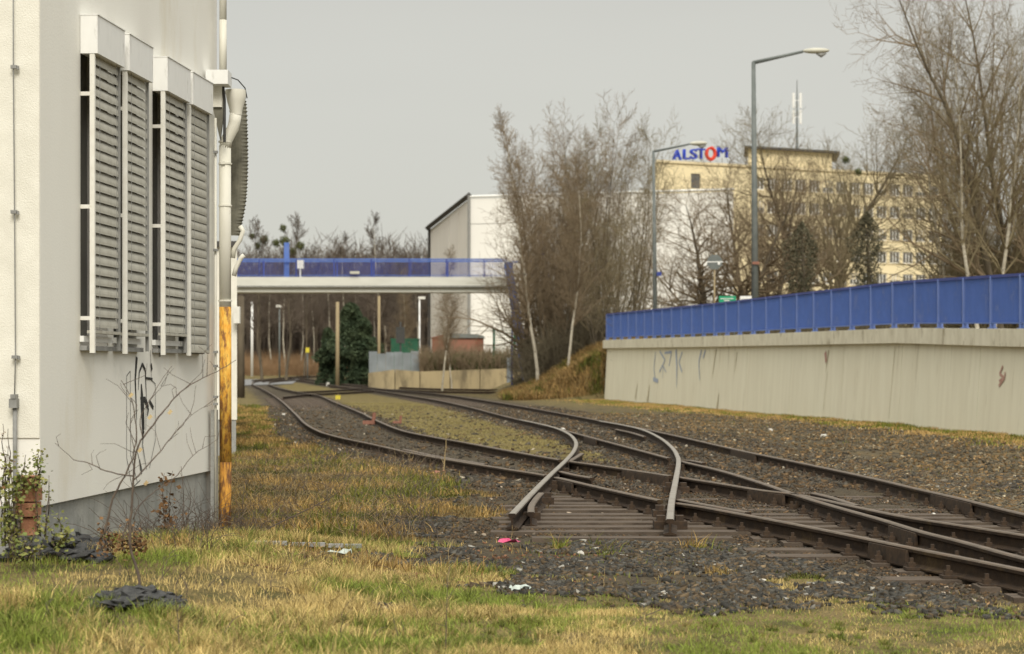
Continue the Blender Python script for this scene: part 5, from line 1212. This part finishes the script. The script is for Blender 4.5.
# ================================================================= SMALL THINGS
def rock(name, label, cat, p, s, m_, seed, group=None, parent=None, sq=(1,1,.6)):
    q = random.Random(seed); me = bpy.data.meshes.new(name); mb = MB()
    t = (1+5**.5)/2; ico = [(-1,t,0),(1,t,0),(-1,-t,0),(1,-t,0),(0,-1,t),(0,1,t),(0,-1,-t),(0,1,-t),(t,0,-1),(t,0,1),(-t,0,-1),(-t,0,1)]
    mb.v = [(x*s*sq[0]/1.9*q.uniform(.65,1.3), y*s*sq[1]/1.9*q.uniform(.65,1.3), z*s*sq[2]/1.9*q.uniform(.65,1.2)) for x, y, z in ico]
    mb.f = [(0,11,5),(0,5,1),(0,1,7),(0,7,10),(0,10,11),(1,5,9),(5,11,4),(11,10,2),(10,7,6),(7,1,8),(3,9,4),(3,4,2),(3,2,6),(3,6,8),(3,8,9),(4,9,5),(2,4,11),(6,2,10),(8,6,7),(9,8,1)]; mb.m = [0]*20
    o = mb.build(name, m_, parent); o.location = p; o.rotation_euler = (q.uniform(-.4,.4), q.uniform(-.4,.4), q.uniform(0,6))
    if label: o['label'] = label; o['category'] = cat
    if group: o['group'] = group
    return o
def gp(x, y, lift=0):      # ground point seen at a picture position
    Yv = 5.0
    while Yv < 120:
        p = at(x, y, Yv)
        if p.z <= gz(p.x, Yv): return Vector((p.x, Yv, gz(p.x, Yv)+lift))
        Yv += .03
    return P(x, y, lift)
for lab, x, y, s in (('pale stone on the ballast below the nearest rail at the right edge', 968, 582, .05), ('pale stone in the ballast right of the pink wrapper', 581, 555, .035), ('pale stone lying on the crossing sleepers', 629.5, 530.5, .022),
                     ('white stone beside the far left bend of the track', 284, 415, .07), ('cream stone in the gravel right of the farther track', 771, 431, .08), ('tan stone in the gravel below the retaining wall', 824, 437, .09), ('pale stone left of the nearest track', 426, 474, .05), ('whitish stone in the gravel near the left end of the retaining wall', 563, 430, .07), ('small pale stone on the ballast in front of the grass', 762, 583, .03), ('white stone beside the farther rail', 934, 516, .03)):
    rock('stone', lab, 'stone', gp(x, y, .015), s, 'white_stone', int(x))
p = gp(509, 547, .03)
mb = MB(); q = random.Random(4)
g = [[(.045*(i-2)+q.uniform(-.012,.012), .03*(j-1.5)+q.uniform(-.01,.01), q.uniform(0,.05)) for j in range(4)] for i in range(5)]
for i in range(4):
    for j in range(3): mb.quad(g[i][j], g[i+1][j], g[i+1][j+1], g[i][j+1])
o = mb.build('wrapper', 'pink'); o.location = p; o['label'] = 'crumpled pink wrapper lying by the left cut off rail'; o['category'] = 'litter'
for lab, x, y, sz, m_, nm in (('crumpled clear plastic scrap on the grass left of centre', 337, 559, .12, 'plastic', 'plastic_scrap'), ('pale crumpled plastic at the edge of the ballast', 520, 592, .07, 'plastic', 'plastic_scrap'), ('faded pinkish scrap beside the left track near a dry stalk', 438, 475, .10, 'orange_paint', 'plastic_scrap')):
    p = gp(x, y, .01); mb = MB(); q = random.Random(int(x)); g = [[(sz*.5*(i-2)+q.uniform(-.3,.3)*sz*.5, sz*.4*(j-1.5), q.uniform(0,.6)*sz) for j in range(4)] for i in range(5)]
    for i in range(4):
        for j in range(3): mb.quad(g[i][j], g[i+1][j], g[i+1][j+1], g[i][j+1])
    o = mb.build(nm, m_); o.location = p; o['label'] = lab; o['category'] = 'litter'
# zinc strip on the ground
a = gp(250, 547, .03); b = gp(363, 551, .03); mb = MB(); d = (b-a)
for i in range(6):
    p0 = a+d*i/6; p1 = a+d*(i+1)/6; mb.box(p0.x, p1.x, p0.y-.03, p0.y+.03, p0.z-.01, p0.z+.018+.004*(i%2))
mb.build('metal_strip', 'zinc', label='long dull metal strip lying on the ground right of the downpipe', cat='metal strip')
# track furniture
def stand(o, parts):
    for mb, nm, m_ in parts: ch(mb, o, nm, m_)
for lab, x, y, s in (('faded orange red point marker leaning inside the nearest track', 373, 425, 1.0), ('small pinkish red marker beside the far rail of the nearest track', 400, 424, .7)):
    p = gp(x, y); o = thing('track_marker', lab, 'marker', tuple(p))
    mb = MB(); mb.tube([p, p+Vector((.04*s,0,.34*s))], .05*s, 6); ch(mb, o, 'stem', 'orange_paint')
    mb = MB(); mb.box(p.x-.28*s, p.x+.06*s, p.y-.06, p.y+.1, p.z+.02, p.z+.12*s); ch(mb, o, 'foot', 'orange_paint')
p = P(338, 399, .0); o = thing('yellow_marker', 'small yellow block beside the far rail of the left track', 'marker', tuple(p)); mb = MB(); mb.box(p.x-.12, p.x+.12, p.y-.1, p.y+.1, p.z-.02, p.z+.18); ch(mb, o, 'block', 'yellow_paint'); mb = MB(); mb.box(p.x-.14, p.x+.14, p.y-.12, p.y+.12, p.z+.181, p.z+.2); ch(mb, o, 'cap', 'yellow_paint')
for lab, x, y in (('small white marker stone beside the far link track, left one', 328, 386), ('small white marker stone at the foot of the wooden pole', 335.5, 382)):
    p = P(x, y, 0); o = thing('marker_stone', lab, 'marker', tuple(p)); mb = MB(); mb.tube([p, p+Vector((0,0,.3))], [.16,.11], 7); ch(mb, o, 'post', 'white_stone')
# broken asphalt heaps
def heap_of(label, spots, z, seed, n, cat='rubble heap', hz=1.0):
    q = random.Random(seed); c = gp(*z); o = thing('asphalt_heap', label, cat, tuple(c))
    for i in range(n):
        x, y = q.uniform(spots[0], spots[2]), q.uniform(spots[1], spots[3]); p = gp(x, y)
        k = 1-abs((x-spots[0])/(spots[2]-spots[0])*2-1); s = (q.uniform(.05, .10)+.04*k)*hz
        rock('asphalt_chunk', None, None, (p.x-c.x, p.y-c.y, p.z-c.z+q.uniform(.01, .16)*k*hz+.03*hz), s, 'asphalt', seed*100+i, parent=o, sq=(1.3, 1.1, .45))
heap_of('dark heap of broken asphalt below the brick stub at the building corner', (2, 538, 108, 563), (55, 560), 3, 260, hz=.72)
heap_of('low flat patch of broken asphalt in the foreground grass', (92, 601, 182, 612), (138, 606), 5, 170, hz=.5)
# brick stub at the corner
p = Vector(wf(-.06, -.02, 0)); o = thing('brick_stub', 'broken orange brick pier stub overgrown with green leaves at the wall corner', 'brick pier', tuple(at(28, 530, 14.1)))
q = random.Random(9)
for i, (x0, x1, y0, y1) in enumerate(((18,36,476,486.5), (17,38,488,501), (18,37,502.5,516), (21,36,517.5,535))):
    a = at(x0, y1, 14.05); b = at(x1, y0, 14.05); mb = MB(); mb.box(a.x, b.x, 14.0+q.uniform(-.02,.02), 14.18, a.z, b.z); ch(mb, o, 'brick', 'brick')
# leafy climbing plants at far left
def vine(label, name, x0, x1, y0, y1, Y, n, m_, seed, ls=.032, stems=8):
    q = random.Random(seed); c = at((x0+x1)/2, y1, Y); o = thing(name, label, 'plant', tuple(c)); mb = MB()
    V = []; Fa = []; k = 0; lines = []
    for s in range(stems):
        x = q.uniform(x0, x1); pts = [at(x, y1+6, Y+q.uniform(-.05,.05))]; x_ = x; hgt = q.uniform(.35, 1)
        for i in range(1, 8): x_ += q.uniform(-2.2, 2.2); pts.append(at(min(max(x_, x0-4), x1+3), y1+6-(y1+6-y0)*hgt*i/7, Y+q.uniform(-.05,.05)))
        mb.tube(pts, [.006-.0006*i for i in range(8)], 5); lines.append(pts)
    ch(mb, o, 'stems', 'sap_bark')
    for i in range(n):
        l = q.choice(lines); j = q.randrange(0, 7); p = l[j].lerp(l[j+1], q.random())+Vector((q.gauss(0,.03), q.gauss(0,.04)-.03, q.gauss(0,.03)))-c
        d = Vector((q.gauss(0,1), q.gauss(0,1), -.3)).normalized(); sd_ = d.cross(Vector((q.gauss(0,1), q.gauss(0,1), q.gauss(0,1)))).normalized(); s = ls*q.uniform(.5, 1.3); nrm = d.cross(sd_)
        V += [tuple(p), tuple(p+d*s*.5+sd_*s*.42+nrm*s*.1), tuple(p+d*s), tuple(p+d*s*.5-sd_*s*.42+nrm*s*.1)]; Fa.append((k, k+1, k+2, k+3)); k += 4
    f = link('leaves', npmesh('leaves', V, Fa, m_), o); f['kind'] = 'stuff'
vine('green leafy weed tangle at the lower left edge against the concrete base', 'climbing_plant', 0, 18, 445, 540, 13.85, 520, 'leaf', 1, stems=14)
vine('mossy green creeper draped over the top of the brick stub', 'creeper', 16, 40, 448, 482, 13.95, 330, 'leaf', 2, .028)
vine('pale green creeper hanging along the corner beside the bricks', 'creeper', 36, 46, 475, 530, 13.95, 130, 'leaf', 3, .026, 4)
vine('small green leafy weed right of the bricks above the asphalt', 'leafy_weed', 50, 68, 512, 540, 13.7, 110, 'leaf', 4, .035, 5)
vine('reddish dry shoots rising at the far left above the weeds', 'dry_shoots', 0, 10, 420, 480, 13.9, 26, 'dry_leaf', 5, .035, 3)
vine('low green weeds growing over the left end of the asphalt heap', 'leafy_weed', 0, 50, 528, 552, 13.5, 130, 'leaf', 6, .032, 10)
vine('brown dead leaves and twigs piled at the foot of the plinth', 'dead_plant', 98, 142, 520, 545, 13.9, 260, 'dry_leaf', 7, .03, 18)
vine('tall dried brown seed stalk standing against the plinth', 'dried_stalk', 166, 171, 468, 543, 17.2, 150, 'dry_leaf', 8, .05, 4)
vine('thin dark weed stalk with small leaves left of the rusty downpipe', 'weed_stalk', 184, 190, 462, 543, 18.2, 22, 'dry_leaf', 9, .03, 2)
# sapling in front of the wall
sp = thing('sapling', 'thin leafless sapling spreading its branches in front of the graffiti', 'sapling', tuple(gp(140, 592)))
q = random.Random(77); YS = 12.3
paths = [([(140,594),(139,576),(131,551),(130,527),(132,502),(133,481),(134.5,459),(141,441),(159,417),(177,395),(199,380),(222,369),(236,360)], .014, .003),
 ([(131,548),(128,537),(122,533)], .006,.003), ([(104,535),(113,499),(125,475),(134,453),(136,426),(131,398),(121,380)], .011, .003),
 ([(133,476),(118,474),(101,469),(88,463),(73,459.5),(63,450),(55,443.6)], .007, .002), ([(134,480),(153,459.5),(171,438),(190,414),(196,386)], .007, .002),
 ([(132,520),(140,505),(153,493),(171,481),(183,468),(196,453),(217,440)], .006, .002), ([(135,452),(130,425),(137,405),(125,392),(120,384)], .004, .002),
 ([(143,438),(140,420),(150,400),(163,378),(172,366)], .005, .002), ([(176,396),(176,388),(170,384),(161,386)], .003, .002), ([(177,430),(195,412),(212,404)], .003, .0015),
 ([(125,475),(110,482),(104,490)], .003,.0015), ([(101,469),(96,456),(106,450)], .003,.0015), ([(88,463),(92,470),(82,474)], .003,.0015)]
S = []
for pts, r0, r1 in paths:
    yo = q.uniform(-.15, .15); P3 = []
    for i, (x, y) in enumerate(pts):
        t = i/(len(pts)-1); P3.append(at(x, y, YS+yo*t+(.5*max(0, (x-150)/80))))
    P3 = catmull(P3, .03)
    mb = MB(); n = len(P3); mb.tube([p_+Vector((q.gauss(0,.002),0,q.gauss(0,.002))) for p_ in P3], [(r0+(r1-r0)*i/(n-1))*.68 for i in range(n)], 6); ch(mb, sp, 'branch', 'sap_bark', smooth=True)
    for i in range(n):
        if q.random() < .13 and i > n*.25:
            d = Vector((q.gauss(0,1), q.gauss(0,.6), abs(q.gauss(0,1))+.3)).normalized(); a = P3[i]; L = q.uniform(.05, .17); b = a+d*L; S += [(a, b, .0022, .0013)]
            c2 = b+(d+Vector((q.gauss(0,.6), q.gauss(0,.6), q.gauss(0,.5)))).normalized()*L*.6; S += [(b, c2, .0014, .0010)]
l = sp.location; S = [(a-l, b-l, c, e) for a, b, c, e in S]; tw_ = link('twigs', seg_mesh('twigs', S, 4, 'sap_bark'), sp, kind='stuff')
V = []; Fa = []; k = 0
for x, y in ((150,417),(140,450),(146,483),(170,412),(131,395)):
    p = at(x, y, YS-.02)-l; s = .017; V += [tuple(p+Vector((-s,0,-s*.4))), tuple(p+Vector((0,-.01,-s))), tuple(p+Vector((s,0,.2*s))), tuple(p+Vector((0,.01,s)))]; Fa.append((k,k+1,k+2,k+3)); k += 4
link('dry_leaves', npmesh('dry_leaves', V, Fa, 'straw'), sp)
# bare stalks in grass and between rails
def stalk(label, x, y0, y1, dx=2, r_=.003, m_='straw', nb=4, group=None):
    q = random.Random(int(x*3+y0)); b = gp(x, y0); Yv = b.y; n = 6; pts = [at(x+dx*i/n+q.uniform(-.6,.6), y0-(y0-y1)*i/n, Yv) for i in range(n+1)]; o = thing('dry_stalk', label, 'stalk', tuple(b), group=group)
    mb = MB(); mb.tube(pts, [r_*(1-.1*i) for i in range(n+1)], 5); ch(mb, o, 'stem', m_)
    S = []
    for k in range(nb):
        p_ = pts[q.randrange(2, n+1)]; S.append((p_-b, p_-b+Vector((q.gauss(0,.05), q.gauss(0,.04), q.uniform(.02,.09))), r_*.6, r_*.3))
    if S: link('side_shoots', seg_mesh('side_shoots', S, 3, m_), o)
stalk('forked dry stalk standing between building and nearest track', 443, 476, 442, 3, .012)
stalk('thin dry stalk in front of the yellow marker on the left track', 337, 407, 392, 1, .01)
stalk('single dry stalk on the ballast below the crossing sleepers', 604, 588, 566, .5)
stalk('straw coloured stalk at the lower edge of the grass, left of centre', 446, 652, 575, 2, .0035, 'sap_bark', 8)
stalk('dark dry stalk in the grass below the asphalt patch', 180, 654, 590, -4, .004, 'sap_bark', 8)
stalk('thin stem beside the left cut off rail', 511, 545, 525, 1)
stalk('low stalk left of the pink wrapper', 449, 580, 545, -1)
stalk('leaning reddish twig lying over the dry grass right of the downpipe', 250, 537, 500, 78, .008, 'sap_bark', 10)
stalk('leaning dry twig low in the grass near the bottom right of centre', 640, 618, 598, 50, .0035, 'sap_bark', 3)
# dry bramble stems along the plinth and beside the pipe
def bramble(name, label, xr_, y0, Yr, n, seed, hh, m_='sap_bark'):
    q = random.Random(seed); S = []
    for i in range(n):
        x = q.uniform(*xr_); Yv = q.uniform(*Yr); a = at(x, y0, Yv); a.z = gz(a.x, Yv); d = Vector((q.gauss(0,.6), q.gauss(0,.3), 1)).normalized(); st_ = q.uniform(*hh)/5; r_ = .004
        for k in range(5):
            b = a+d*st_; S.append((a, b, r_, r_*.8)); a = b; r_ *= .8; d = (d+Vector((q.gauss(0,.25), q.gauss(0,.2), -.22))).normalized()
    link(name, seg_mesh(name, S, 3, m_), kind='stuff', label=label)
bramble('bramble', 'thin brown bramble stems along the foot of the concrete plinth', (110, 210), 540, (14.6, 18.6), 170, 1, (.2, .6))
bramble('dry_stems', 'thin dry stems standing in the grass right of the downpipe', (225, 420), 500, (18, 34), 500, 2, (.10, .4), 'straw')
bramble('dark_stems', 'tangled dark thin stems in the dry grass beside the nearest track', (235, 440), 480, (18, 36), 900, 5, (.12, .5))
bramble('dark_stems', 'dark thin weeds and twigs among the foreground grass', (20, 420), 590, (11, 16), 160, 6, (.05, .22))
bramble('dry_stems', 'dark thin stems around the foot of the rusty downpipe', (205, 260), 540, (18.2, 19.6), 90, 3, (.15, .45))
